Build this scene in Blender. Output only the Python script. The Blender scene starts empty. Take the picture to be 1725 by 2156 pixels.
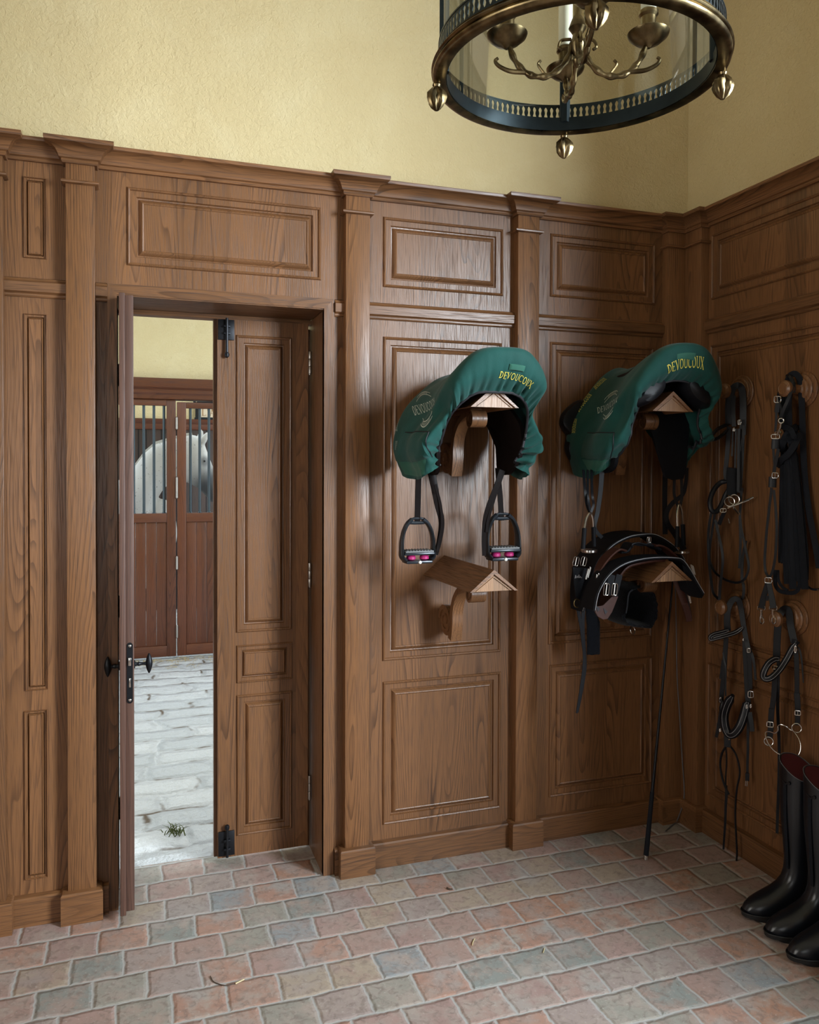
import bpy, bmesh, math, random
from mathutils import Vector, Matrix, noise
random.seed(7)
D = bpy.data
SC = bpy.context.scene
COL = SC.collection
PI = math.pi
V = Vector

# ------------------------------------------------------------------ camera
FPX, YAW, PITCH, ROLL = 1702.3, math.radians(18.926), math.radians(-.878), math.radians(.172)
CX, CY = 862.5, 1006.0
CAM = V((-2.2315, -2.8823, 1.5))
_fw = V((math.sin(YAW)*math.cos(PITCH), math.cos(YAW)*math.cos(PITCH), math.sin(PITCH)))
_r = V((math.cos(YAW), -math.sin(YAW), 0)); _u = _r.cross(_fw)
RT = _r*math.cos(ROLL) + _u*math.sin(ROLL)
UP = -_r*math.sin(ROLL) + _u*math.cos(ROLL)
FW = _fw

def hit(x, y, ax, val):
    d = RT*((x-CX)/FPX) - UP*((y-CY)/FPX) + FW
    return CAM + d*((val-CAM[ax])/d[ax])
def PB(x, y, Y): return hit(x, y, 1, Y)      # measured point on a plane parallel to the back wall
def PW(x, y, X): return hit(x, y, 0, X)      # measured point on a plane parallel to the right wall
def PF(x, y, z=0): return hit(x, y, 2, z)    # measured point on a level plane

cam = D.objects.new('camera', D.cameras.new('camera'))
COL.objects.link(cam)
cam.data.sensor_fit = 'HORIZONTAL'; cam.data.sensor_width = 36
cam.data.lens = FPX/1725*36
cam.data.shift_y = (CY-1078)/1725
cam.data.clip_start = .05
cam.matrix_world = Matrix(((RT.x, UP.x, -FW.x, CAM.x), (RT.y, UP.y, -FW.y, CAM.y), (RT.z, UP.z, -FW.z, CAM.z), (0, 0, 0, 1)))
SC.camera = cam

# ------------------------------------------------------------------ mesh helpers
class MB:
    def __init__(s): s.v = []; s.f = []
    def add(s, vs, fs):
        b = len(s.v); s.v += [tuple(p) for p in vs]; s.f += [tuple(b+i for i in f) for f in fs]; return s
    def box(s, x0, x1, y0, y1, z0, z1):
        return s.add([(x0,y0,z0),(x1,y0,z0),(x1,y1,z0),(x0,y1,z0),(x0,y0,z1),(x1,y0,z1),(x1,y1,z1),(x0,y1,z1)],
                     [(0,3,2,1),(4,5,6,7),(0,1,5,4),(1,2,6,5),(2,3,7,6),(3,0,4,7)])
    def bevbox(s, x0, x1, y0, y1, z0, z1, b=.003):
        bm = bmesh.new(); bmesh.ops.create_cube(bm, size=1)
        for v in bm.verts: v.co = V(((x0+x1)/2+v.co.x*(x1-x0), (y0+y1)/2+v.co.y*(y1-y0), (z0+z1)/2+v.co.z*(z1-z0)))
        bmesh.ops.bevel(bm, geom=bm.edges[:], offset=b, segments=2, affect='EDGES', profile=.5)
        return s.bm(bm)
    def bm(s, bm):
        bm.verts.index_update()
        s.add([v.co[:] for v in bm.verts], [[v.index for v in f.verts] for f in bm.faces]); bm.free(); return s
    def loft(s, rings, closed=True, cap=True):
        n = len(rings[0]); b = len(s.v)
        for r in rings: s.v += [tuple(p) for p in r]
        m = n if closed else n-1
        for i in range(len(rings)-1):
            for j in range(m):
                k = (j+1) % n
                s.f.append((b+i*n+j, b+i*n+k, b+(i+1)*n+k, b+(i+1)*n+j))
        if cap and closed:
            s.f.append(tuple(b+j for j in range(n))[::-1]); e = b+(len(rings)-1)*n
            s.f.append(tuple(e+j for j in range(n)))
        return s
    def lathe(s, prof, c=(0,0,0), ax='z', n=32, cap=True):
        rings = []
        for r, h in prof:
            ring = []
            for k in range(n):
                a = 2*PI*k/n; p = (r*math.cos(a), r*math.sin(a), h)
                if ax == 'x': p = (p[2], p[0], p[1])
                elif ax == 'y': p = (p[0], p[2], p[1])
                ring.append((c[0]+p[0], c[1]+p[1], c[2]+p[2]))
            rings.append(ring)
        return s.loft(rings, True, cap)
    def tube(s, pts, r, n=10, cap=True, closed=False):
        pts = [V(p) for p in pts]; rings = []; N = len(pts)
        rr = r if isinstance(r, (list, tuple)) else [r]*N
        t0 = (pts[1]-pts[0]).normalized()
        nrm = t0.cross(V((0,0,1)))
        if nrm.length < .05: nrm = t0.cross(V((1,0,0)))
        nrm.normalize()
        for i, p in enumerate(pts):
            if closed: t = pts[(i+1) % N]-pts[i-1]
            else: t = pts[min(i+1, N-1)]-pts[max(i-1, 0)]
            if t.length < 1e-9: t = t0
            t = t.normalized()
            nrm = (nrm - t*nrm.dot(t))
            if nrm.length < 1e-6: nrm = t.orthogonal()
            nrm.normalize(); bn = t.cross(nrm); t0 = t
            rings.append([p+nrm*(rr[i]*math.cos(2*PI*k/n))+bn*(rr[i]*math.sin(2*PI*k/n)) for k in range(n)])
        if closed: rings.append(rings[0]); return s.loft(rings, True, False)
        return s.loft(rings, True, cap)
    def strap(s, pts, w, th=.003, side=None, face=None):
        """flat leather strap along pts; face = direction its flat side looks"""
        pts = [V(p) for p in pts]; N = len(pts); rings = []
        ww = w if isinstance(w, (list, tuple)) else [w]*N
        fdir = V(face or (0,-1,0)).normalized()
        for i, p in enumerate(pts):
            t = (pts[min(i+1, N-1)]-pts[max(i-1, 0)]).normalized()
            if side is not None: sd = V(side).normalized()
            else:
                sd = t.cross(fdir)
                if sd.length < .15: sd = t.cross(V((.3,.2,1)))
                sd.normalize()
            nn = sd.cross(t).normalized()
            h = ww[i]/2; k = th/2; e = min(h*.35, .0012)
            rings.append([p+sd*h*.92+nn*k, p-sd*h*.92+nn*k, p-sd*h+nn*(k-e), p-sd*h-nn*(k-e), p-sd*h*.92-nn*k, p+sd*h*.92-nn*k, p+sd*h-nn*(k-e), p+sd*h+nn*(k-e)])
        return s.loft(rings, True, True)
    def grid(s, rows):
        return s.loft(rows, False, False)
    def build(s, name, mat, parent=None, smooth=True, ang=35):
        me = D.meshes.new(name)
        off = parent.matrix_parent_off if False else (V(parent['_o']) if parent is not None and '_o' in parent else V((0,0,0)))
        me.from_pydata([(p[0]-off[0], p[1]-off[1], p[2]-off[2]) for p in s.v], [], s.f)
        me.validate(); me.update()
        if isinstance(mat, (list, tuple)):
            for m in mat: me.materials.append(m)
        else: me.materials.append(mat)
        bm = bmesh.new(); bm.from_mesh(me); bmesh.ops.recalc_face_normals(bm, faces=bm.faces[:]); bm.to_mesh(me); bm.free()
        if smooth:
            me.polygons.foreach_set('use_smooth', [True]*len(me.polygons))
            me.set_sharp_from_angle(angle=math.radians(ang))
        o = D.objects.new(name, me); COL.objects.link(o)
        if parent is not None: o.parent = parent
        if off.length > 0: o['_o'] = tuple(off)
        return o

def cr(pts, n=8):
    """Catmull-Rom through points"""
    pts = [V(p) for p in pts]
    if len(pts) < 3: return [pts[0].lerp(pts[-1], i/n) for i in range(n+1)]
    out = []; P = [2*pts[0]-pts[1]]+pts+[2*pts[-1]-pts[-2]]
    for i in range(1, len(P)-2):
        a, b, c, d = P[i-1], P[i], P[i+1], P[i+2]
        for k in range(n):
            t = k/n
            out.append(.5*((2*b)+(c-a)*t+(2*a-5*b+4*c-d)*t*t+(3*b-a-3*c+d)*t**3))
    out.append(pts[-1]); return out

def thing(name, label, cat, loc=(0,0,0), group=None):
    o = D.objects.new(name, None); COL.objects.link(o); o.location = loc; o.empty_display_size = .05
    o['_o'] = tuple(loc); o['label'] = label; o['category'] = cat
    if group: o['group'] = group
    return o
def tag(o, label, cat, group=None):
    o['label'] = label; o['category'] = cat
    if group: o['group'] = group
    return o
def struct(o): o['kind'] = 'structure'; return o
def rebase(o, loc):
    """put a single-mesh thing's origin at its own base"""
    o.data.transform(Matrix.Translation(-V(loc))); o.location = loc; return o
def dup(o, parent=None):
    c = o.copy(); COL.objects.link(c)
    if parent is not None: c.parent = parent
    for ch in list(o.children): dup(ch, c)
    return c

# ------------------------------------------------------------------ materials
def nt(name):
    m = D.materials.new(name); m.use_nodes = True; t = m.node_tree
    t.nodes.clear()
    out = t.nodes.new('ShaderNodeOutputMaterial'); b = t.nodes.new('ShaderNodeBsdfPrincipled')
    t.links.new(b.outputs[0], out.inputs[0]); return m, t, b
class N:
    """terse node wiring"""
    def __init__(s, t): s.t = t
    def node(s, typ, **kw):
        n = s.t.nodes.new(typ)
        for k, v in kw.items(): setattr(n, k, v)
        return n
    def set(s, sock, v):
        if hasattr(v, 'is_output') : s.t.links.new(v, sock)
        elif v is not None: sock.default_value = v
    def math(s, op, a, b=None, c=None):
        n = s.node('ShaderNodeMath', operation=op); s.set(n.inputs[0], a); s.set(n.inputs[1], b); s.set(n.inputs[2], c); return n.outputs[0]
    def vmath(s, op, a, b=None):
        n = s.node('ShaderNodeVectorMath', operation=op); s.set(n.inputs[0], a); s.set(n.inputs[1], b); return n.outputs[0]
    def xyz(s, v): n = s.node('ShaderNodeSeparateXYZ'); s.set(n.inputs[0], v); return n.outputs
    def comb(s, x, y, z): 
        n = s.node('ShaderNodeCombineXYZ'); s.set(n.inputs[0], x); s.set(n.inputs[1], y); s.set(n.inputs[2], z); return n.outputs[0]
    def noise(s, vec, scale, detail=2, rough=.5, dist=0):
        n = s.node('ShaderNodeTexNoise'); s.set(n.inputs['Vector'], vec); n.inputs['Scale'].default_value = scale
        n.inputs['Detail'].default_value = detail; n.inputs['Roughness'].default_value = rough; n.inputs['Distortion'].default_value = dist; return n.outputs
    def white(s, vec): n = s.node('ShaderNodeTexWhiteNoise', noise_dimensions='3D'); s.set(n.inputs['Vector'], vec); return n.outputs
    def ramp(s, f, stops, interp='LINEAR'):
        n = s.node('ShaderNodeValToRGB'); s.set(n.inputs[0], f); cr_ = n.color_ramp; cr_.interpolation = interp
        while len(cr_.elements) < len(stops): cr_.elements.new(.5)
        for e, (p, c) in zip(cr_.elements, stops): e.position = p; e.color = (*c, 1) if len(c) == 3 else c
        return n.outputs[0]
    def mix(s, f, a, b, blend='MIX'):
        n = s.node('ShaderNodeMix', data_type='RGBA', blend_type=blend); s.set(n.inputs[0], f)
        for sock, v in ((n.inputs[6], a), (n.inputs[7], b)):
            if isinstance(v, tuple) and len(v) == 3: v = (*v, 1)
            s.set(sock, v)
        return n.outputs[2]
    def bump(s, h, strength=.3, dist=.01, normal=None):
        n = s.node('ShaderNodeBump'); n.inputs['Strength'].default_value = strength; n.inputs['Distance'].default_value = dist
        s.set(n.inputs['Height'], h); s.set(n.inputs['Normal'], normal); return n.outputs[0]
    def obj(s): return s.node('ShaderNodeTexCoord').outputs['Object']
    def world(s): return s.node('ShaderNodeNewGeometry').outputs['Position']
    def rnd(s): return s.node('ShaderNodeObjectInfo').outputs['Random']
    def smooth(s, v, a, b):
        n = s.node('ShaderNodeMapRange', interpolation_type='SMOOTHSTEP'); s.set(n.inputs[0], v); n.inputs[1].default_value = a; n.inputs[2].default_value = b; return n.outputs[0]

def oak(name, axis='Z', light=(.200,.090,.036), dark=(.028,.011,.005), rough=.34, boards=.095, tone=1.0):
    m, t, b = nt(name); q = N(t)
    x, y, z = q.xyz(q.world())
    u = q.math('ADD', x, y)
    if axis == 'Z': across, along, dep = u, z, q.math('SUBTRACT', x, y)
    elif axis == 'X': across, along, dep = z, x, y
    else: across, along, dep = z, y, x
    rnd = q.rnd()
    # boards glued side by side, each with its own figure
    bid = q.math('FLOOR', q.math('DIVIDE', q.math('ADD', across, q.math('MULTIPLY', rnd, .7)), boards))
    wn = q.white(q.comb(bid, q.math('MULTIPLY', rnd, 17.3), 1.7))
    br = wn['Value']
    off = q.math('MULTIPLY', br, 23.0)
    P = q.comb(q.math('ADD', across, off), q.math('MULTIPLY', dep, .6), q.math('ADD', q.math('MULTIPLY', along, .115), q.math('MULTIPLY', off, .7)))
    n1 = q.noise(P, 5.2, 1.5, .45, .15)['Fac']
    ph = q.math('ADD', q.math('MULTIPLY', n1, 34.0), q.math('MULTIPLY', across, q.math('MULTIPLY_ADD', br, 90.0, 25.0)))
    fr = q.math('FRACT', ph)
    ring = q.ramp(fr, [(0,(0,0,0)),(.55,(.12,.12,.12)),(.86,(.8,.8,.8)),(.95,(1,1,1)),(1,(0,0,0))])
    Pf = q.comb(q.math('MULTIPLY', across, 1.0), dep, q.math('MULTIPLY', along, .022))
    pores = q.noise(Pf, 430, 1, .6)['Fac']
    pore = q.smooth(pores, .50, .68)
    blotch = q.noise(q.comb(across, dep, q.math('MULTIPLY', along, .35)), 9, 3, .55)['Fac']
    base = q.mix(q.math('MULTIPLY', q.math('MULTIPLY', ring, .88), q.smooth(blotch, .2, .8)), light, dark)
    base = q.mix(q.math('MULTIPLY', pore, .5), base, dark)
    tint = q.math('MULTIPLY_ADD', br, .35, .78)
    tint = q.math('MULTIPLY', tint, q.math('MULTIPLY_ADD', blotch, .5, .76))
    col = q.vmath('MULTIPLY', base, q.comb(q.math('MULTIPLY', tint, tone), q.math('MULTIPLY', tint, tone), q.math('MULTIPLY', tint, tone)))
    q.set(b.inputs['Base Color'], col)
    q.set(b.inputs['Roughness'], q.math('MULTIPLY_ADD', pore, .22, rough))
    b.inputs['Specular IOR Level'].default_value = .5
    q.set(b.inputs['Normal'], q.bump(q.math('ADD', q.math('MULTIPLY', pore, -.7), q.math('MULTIPLY', ring, -.25)), .2, .001))
    return m
def plain(name, col, rough=.5, metal=0, var=.15, scale=40, bump=0, spec=.5, sheen=0, coat=0):
    m, t, b = nt(name); q = N(t)
    n = q.noise(q.obj(), scale, 3)['Fac']
    c2 = tuple(min(1, c*(1-var)) for c in col); c3 = tuple(min(1, c*(1+var)) for c in col)
    q.set(b.inputs['Base Color'], q.mix(n, c2, c3))
    b.inputs['Roughness'].default_value = rough; b.inputs['Metallic'].default_value = metal
    b.inputs['Specular IOR Level'].default_value = spec
    if coat: b.inputs['Coat Weight'].default_value = coat; b.inputs['Coat Roughness'].default_value = .15
    if sheen: b.inputs['Sheen Weight'].default_value = sheen
    if bump: q.set(b.inputs['Normal'], q.bump(q.noise(q.obj(), scale*2, 3)['Fac'], bump, .002))
    return m

M = {}
M['oak'] = oak('oak_upright', 'Z'); M['oakx'] = oak('oak_lengthwise', 'X', boards=.3); M['oaky'] = oak('oak_crosswise', 'Y', boards=.3)
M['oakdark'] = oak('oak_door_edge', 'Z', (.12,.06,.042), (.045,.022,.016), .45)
M['oaklight'] = oak('oak_rack_face', 'Z', (.31,.165,.078), (.10,.045,.02), .38)
M['stallwood'] = oak('stained_stall_wood', 'Z', (.125,.038,.016), (.028,.008,.005), .33, boards=.11)
M['stallwoodx'] = oak('stained_stall_rail', 'X', (.13,.04,.017), (.035,.010,.006), .33, boards=.3)
M['stalldark'] = oak('dark_stall_boards', 'Z', (.045,.022,.014), (.014,.007,.005), .5, boards=.11)

def mk_plaster():
    m, t, b = nt('ochre_lime_plaster'); q = N(t); p = q.world()
    n = q.noise(p, 1.1, 5, .6)['Fac']; n2 = q.noise(p, 5, 4, .6, .6)['Fac']
    c = q.mix(q.smooth(n, .3, .7), (.59,.475,.26), (.645,.535,.305))
    c = q.mix(q.math('MULTIPLY', q.smooth(n2, .45, .75), .35), c, (.68,.585,.36))
    q.set(b.inputs['Base Color'], c); b.inputs['Roughness'].default_value = .85; b.inputs['Specular IOR Level'].default_value = .25
    h = q.math('ADD', q.noise(p, 75, 4, .6, .8)['Fac'], q.math('MULTIPLY', q.noise(p, 22, 2, .5, .5)['Fac'], .8))
    q.set(b.inputs['Normal'], q.bump(h, .6, .009)); return m
M['plaster'] = mk_plaster()
M['ceil'] = plain('ceiling_plaster', (.72,.66,.5), .9)

def mk_tiles():
    m, t, b = nt('terracotta_tiles'); q = N(t); P = q.world()
    x, y, z = q.xyz(P)
    w1 = q.noise(P, 7, 2)['Color']; w2 = q.noise(P, 45, 2)['Color']
    wx, wy, _ = q.xyz(w1); vx, vy, _ = q.xyz(w2)
    dist = lambda a, c: q.math('ADD', q.math('MULTIPLY', q.math('SUBTRACT', a, .5), .02), q.math('MULTIPLY', q.math('SUBTRACT', c, .5), .009))
    xx = q.math('ADD', x, dist(wx, vx)); yy = q.math('ADD', y, dist(wy, vy))
    TW, TH = .1475, .131
    ry = q.math('DIVIDE', q.math('ADD', yy, .127), TH); row = q.math('FLOOR', ry); fy = q.math('SUBTRACT', ry, row)
    jit = q.math('MULTIPLY', q.math('SUBTRACT', q.white(q.comb(row, 3.1, 0))['Value'], .5), .16)
    par = q.math('MULTIPLY', q.math('PINGPONG', row, 1.0), .5)
    rx = q.math('ADD', q.math('ADD', q.math('DIVIDE', q.math('ADD', xx, 2.122), TW), par), jit)
    colm = q.math('FLOOR', rx); fx = q.math('SUBTRACT', rx, colm)
    ex = q.math('MULTIPLY', q.math('MINIMUM', fx, q.math('SUBTRACT', 1, fx)), TW)
    ey = q.math('MULTIPLY', q.math('MINIMUM', fy, q.math('SUBTRACT', 1, fy)), TH)
    e = q.math('MINIMUM', ex, ey)
    edge = q.smooth(e, .0012, .0058)
    wn = q.white(q.comb(colm, row, .37)); k = wn['Value']; k2 = q.white(q.comb(row, colm, 9.1))['Value']
    tc = q.ramp(k, [(0,(.36,.25,.215)),(.16,(.39,.235,.18)),(.30,(.34,.275,.25)),(.42,(.38,.31,.24)),(.54,(.30,.285,.245)),(.64,(.38,.265,.235)),(.74,(.255,.27,.25)),(.82,(.34,.235,.21)),(.90,(.27,.29,.295)),(.96,(.40,.225,.155))], 'CONSTANT')
    n1 = q.noise(P, 11, 5, .66)['Fac']; n2 = q.noise(P, 38, 4, .6, 1.0)['Fac']; n3 = q.noise(P, 5.5, 3)['Fac']
    c = q.mix(q.smooth(n1, .40, .66), tc, q.mix(k2, (.40,.355,.31), (.35,.235,.195)))
    c = q.mix(q.math('MULTIPLY', q.smooth(n3, .5, .7), .5), c, (.33,.32,.31))
    c = q.mix(q.math('MULTIPLY', q.smooth(n2, .46, .70), .6), c, (.19,.15,.13))
    c = q.mix(q.math('MULTIPLY', q.smooth(q.noise(P, 120, 3)['Fac'], .58, .75), .4), c, (.56,.51,.47))
    c = q.mix(edge, (.40,.39,.37), c)
    q.set(b.inputs['Base Color'], c)
    q.set(b.inputs['Roughness'], q.math('MULTIPLY_ADD', n2, .35, .33)); b.inputs['Specular IOR Level'].default_value = .4
    h = q.math('ADD', q.math('MULTIPLY', q.smooth(e, .0, .013), 1.0), q.math('ADD', q.math('MULTIPLY', n1, .35), q.math('MULTIPLY', n2, .25)))
    q.set(b.inputs['Normal'], q.bump(h, .55, .006)); return m
M['tiles'] = mk_tiles()
def mk_cobble():
    m, t, b = nt('worn_stone_setts'); q = N(t); P = q.world(); x, y, z = q.xyz(P)
    w = q.noise(P, 3.2, 3)['Color']; wx, wy, _ = q.xyz(w)
    xx = q.math('ADD', x, q.math('MULTIPLY', q.math('SUBTRACT', wx, .5), .16)); yy = q.math('ADD', y, q.math('MULTIPLY', q.math('SUBTRACT', wy, .5), .13))
    ry = q.math('DIVIDE', yy, .19); row = q.math('FLOOR', ry); fy = q.math('SUBTRACT', ry, row)
    rx = q.math('ADD', q.math('DIVIDE', xx, .34), q.math('MULTIPLY', q.white(q.comb(row, 1, 0))['Value'], 1.0)); c_ = q.math('FLOOR', rx); fx = q.math('SUBTRACT', rx, c_)
    e = q.math('MINIMUM', q.math('MULTIPLY', q.math('MINIMUM', fx, q.math('SUBTRACT', 1, fx)), .34), q.math('MULTIPLY', q.math('MINIMUM', fy, q.math('SUBTRACT', 1, fy)), .19))
    n = q.noise(P, 16, 5, .65)['Fac']; n2 = q.noise(P, 55, 4)['Fac']
    k = q.white(q.comb(row, c_, 2))['Value']
    c = q.mix(k, (.50,.51,.51), (.62,.62,.61)); c = q.mix(q.smooth(n, .55, .8), c, (.42,.42,.41))
    crack = q.math('MULTIPLY', q.smooth(e, .016, .002), q.smooth(q.noise(P, 5, 4)['Fac'], .46, .64))
    c = q.mix(crack, c, (.12,.085,.055))
    q.set(b.inputs['Base Color'], c); b.inputs['Roughness'].default_value = .7
    h = q.math('ADD', q.smooth(e, 0, .05), q.math('ADD', q.math('MULTIPLY', n, .9), q.math('MULTIPLY', n2, .3)))
    q.set(b.inputs['Normal'], q.bump(h, .9, .03)); return m
M['cobble'] = mk_cobble()
M['iron'] = plain('black_iron', (.012,.013,.016), .42, .6, .2, 60)
M['steel'] = plain('bright_steel', (.62,.60,.57), .22, 1, .08)
M['hinge'] = plain('satin_hinge_steel', (.38,.35,.32), .35, 1, .1)
M['leather'] = plain('black_leather', (.006,.0065,.009), .42, 0, .3, 60, .12, .28)
M['leathermat'] = plain('matt_black_leather', (.005,.0055,.0075), .6, 0, .3, 40, .2, .16)
M['brownleather'] = plain('brown_leather', (.045,.014,.009), .42, 0, .3, 50, .15, .3)
M['darkbrown'] = plain('dark_brown_strap_leather', (.0055,.003,.0028), .55, 0, .3, 50, .1, .14)
M['webbing'] = plain('black_cotton_webbing', (.009,.0105,.015), .8, 0, .3, 200, .4, .2)
M['piping'] = plain('dark_piping', (.008,.008,.011), .6, 0)
M['stitch'] = plain('pale_piping_thread', (.28,.28,.30), .5, 0, .1)
# ================================================================== THE ROOM
CEIL = 3.7
struct(MB().box(-4.6, .02, -5.2, .278, -.05, 0).build('floor', M['tiles'], smooth=False))
w = MB(); DX0, DX1, DZ = -2.279, -1.575, 2.075      # door hole
w.box(-4.9, DX0-.012, .012, .28, 0, CEIL); w.box(DX1+.012, .3, .012, .28, 0, CEIL); w.box(DX0-.012, DX1+.012, .012, .28, DZ+.012, CEIL)
struct(w.build('wall_back', M['plaster'], smooth=False))
w = MB(); WY0, WY1, WZ0, WZ1 = -3.3, -1.75, .7, 3.0    # window in the right wall
w.box(.012, .3, WY1, .012, 0, CEIL); w.box(.012, .3, -5.2, WY0, 0, CEIL); w.box(.012, .3, WY0, WY1, 0, WZ0); w.box(.012, .3, WY0, WY1, WZ1, CEIL)
struct(w.build('wall_right', M['plaster'], smooth=False))
w = MB(); FX0, FX1, FZ0, FZ1 = -3.6, -2.5, .6, 2.5       # window in the front wall behind the viewer
w.box(-4.9, FX0, -5.5, -5.2, 0, CEIL); w.box(FX1, .3, -5.5, -5.2, 0, CEIL); w.box(FX0, FX1, -5.5, -5.2, 0, FZ0); w.box(FX0, FX1, -5.5, -5.2, FZ1, CEIL)
struct(w.build('wall_front', M['plaster'], smooth=False))
HY0, HY1, HZ0, HZ1 = -3.1, -1.7, 1.0, 2.4                # unseen window added in the left wall to let fill light in
struct(MB().box(-4.9, -4.6, -5.2, HY0, 0, CEIL).box(-4.9, -4.6, HY1, .012, 0, CEIL).box(-4.9, -4.6, HY0, HY1, 0, HZ0).box(-4.9, -4.6, HY0, HY1, HZ1, CEIL).build('wall_left', M['plaster'], smooth=False))
struct(MB().box(-4.9, .3, -5.5, .28, CEIL, CEIL+.15).build('ceiling', M['ceil'], smooth=False))

PROF = [(0,0),(.002,-.005),(.005,-.0075),(.009,-.005),(.011,.0005),(.030,.0005),(.033,.0075),(.037,.0085),(.041,.003),(.046,-.002),(.050,-.0035),(.053,-.002),(.0545,0)]
def tow(axis, a, d, z): return (a, d, z) if axis == 'x' else (d, a, z)
def board(mb, axis, a0, a1, z0, z1, rects, back=.011):
    """flat board with framed, moulded panels"""
    if axis == 'y': a0, a1 = min(a0, a1), max(a0, a1)
    zs = z0
    rects = sorted(rects, key=lambda r: r[2])
    def quad(p0, p1, q0, q1, d=0): 
        mb.add([tow(axis, p0, d, q0), tow(axis, p1, d, q0), tow(axis, p1, d, q1), tow(axis, p0, d, q1)], [(0,1,2,3)])
    for (r0, r1, rz0, rz1) in rects:
        quad(a0, a1, zs, rz0); quad(a0, r0, rz0, rz1); quad(r1, a1, rz0, rz1); zs = rz1
        rings = []
        kk = min(1, .24*min(r1-r0, rz1-rz0)/.0545)
        for ins, d in PROF:
            ins *= kk; d *= max(kk, .85)
            rings.append([tow(axis, r0+ins, d, rz0+ins), tow(axis, r1-ins, d, rz0+ins), tow(axis, r1-ins, d, rz1-ins), tow(axis, r0+ins, d, rz1-ins)])
        b = len(mb.v); mb.loft(rings, True, False); e = len(mb.v); mb.f.append((e-4, e-3, e-2, e-1))
    quad(a0, a1, zs, z1)
    # edges back to the wall
    for p0, p1, q0, q1 in ((a0,a1,z0,z0),(a0,a1,z1,z1),(a0,a0,z0,z1),(a1,a1,z0,z1)):
        mb.add([tow(axis,p0,0,q0), tow(axis,p1,0,q1), tow(axis,p1,back,q1), tow(axis,p0,back,q0)], [(0,1,2,3)])
    return mb
def run(mb, axis, a0, a1, prof):
    """straight moulding of profile (depth, z)"""
    return mb.loft([[tow(axis, a, d, z) for d, z in prof] for a in (a0, a1)], True, True)
def ret(mb, path, prof):
    """moulding returned round a pilaster: path of (x, y, ox, oy); profile (projection, z)"""
    return mb.loft([[(x+ox*e, y+oy*e, z) for e, z in prof] for x, y, ox, oy in path], True, True)

CORN = [(.006,2.476),(-.012,2.476),(-.015,2.481),(-.0145,2.486),(-.022,2.489),(-.024,2.494),(-.027,2.502),(-.034,2.512),(-.046,2.520),(-.058,2.5235),(-.063,2.5245),(-.065,2.529),(-.065,2.536),(.011,2.536)]
CAPP = [(-.02,2.472),(.008,2.472),(.012,2.478),(.011,2.484),(.018,2.487),(.021,2.495),(.028,2.508),(.040,2.518),(.053,2.5225),(.058,2.524),(.060,2.529),(.060,2.538),(-.02,2.538)]
RAIL = [(.008,2.040),(-.006,2.040),(-.010,2.044),(-.010,2.050),(-.016,2.054),(-.021,2.056),(-.022,2.086),(-.016,2.090),(-.012,2.094),(-.010,2.099),(-.004,2.102),(.008,2.102)]
BASE = [(.008,0),(-.025,0),(-.025,.088),(-.021,.093),(-.012,.096),(.008,.096)]
BAND = [(-.02,2.407),(.006,2.407),(.012,2.410),(.013,2.415),(.010,2.419),(.004,2.421),(-.02,2.421)]
PBASE = [(-.02,0),(.020,0),(.020,.096),(.016,.101),(.006,.104),(-.02,.104)]
TN = [0]
def trim(mb, mat, **k):
    TN[0] += 1; return struct(mb.build('trim_%d' % TN[0], mat, **k))

def pilaster(x0, x1, face=-.04):
    p = MB().bevbox(x0, x1, face, .011, .10, 2.476, .003)
    trim(p, M['oak'], ang=30)
    U = [(x0,0.0,-1,0),(x0,face,-1,-1),(x1,face,1,-1),(x1,0.0,1,0)]
    trim(ret(ret(MB(), U, CAPP), U, BAND), M['oakx'], ang=30)
    struct(ret(MB(), U, PBASE).build('baseboard_back', M['oakx'], ang=30))
pilaster(-2.712, -2.617)
pilaster(-2.4345, -2.346)
pilaster(-1.502, -1.411)
pilaster(-.814, -.721)
# back wall bays
def bay(a0, a1, rects, axis='x', base='baseboard_back', rail=True, b0=None, b1=None):
    mx = M['oakx'] if axis == 'x' else M['oaky']
    trim(board(MB(), axis, a0, a1, 0, 2.476, rects), M['oak'], ang=25)
    trim(run(MB(), axis, a0, a1, CORN), mx, ang=30)
    if rail: trim(run(MB(), axis, a0, a1, RAIL), mx, ang=30)
    if base: struct(run(MB(), axis, a0, a1, BASE).build(base, mx, ang=30))
bay(-2.617, -2.4345, [(-2.562,-2.4935,2.166,2.427),(-2.562,-2.4935,.763,1.987),(-2.566,-2.4965,.144,.697)])
bay(-1.411, -.814, [(-1.350,-.859,2.162,2.422),(-1.349,-.863,.768,1.979),(-1.347,-.861,.151,.690)])
bay(-.721, -.123, [(-.653,-.161,2.175,2.427),(-.653,-.165,.782,1.996),(-.647,-.160,.163,.699)])
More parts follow.
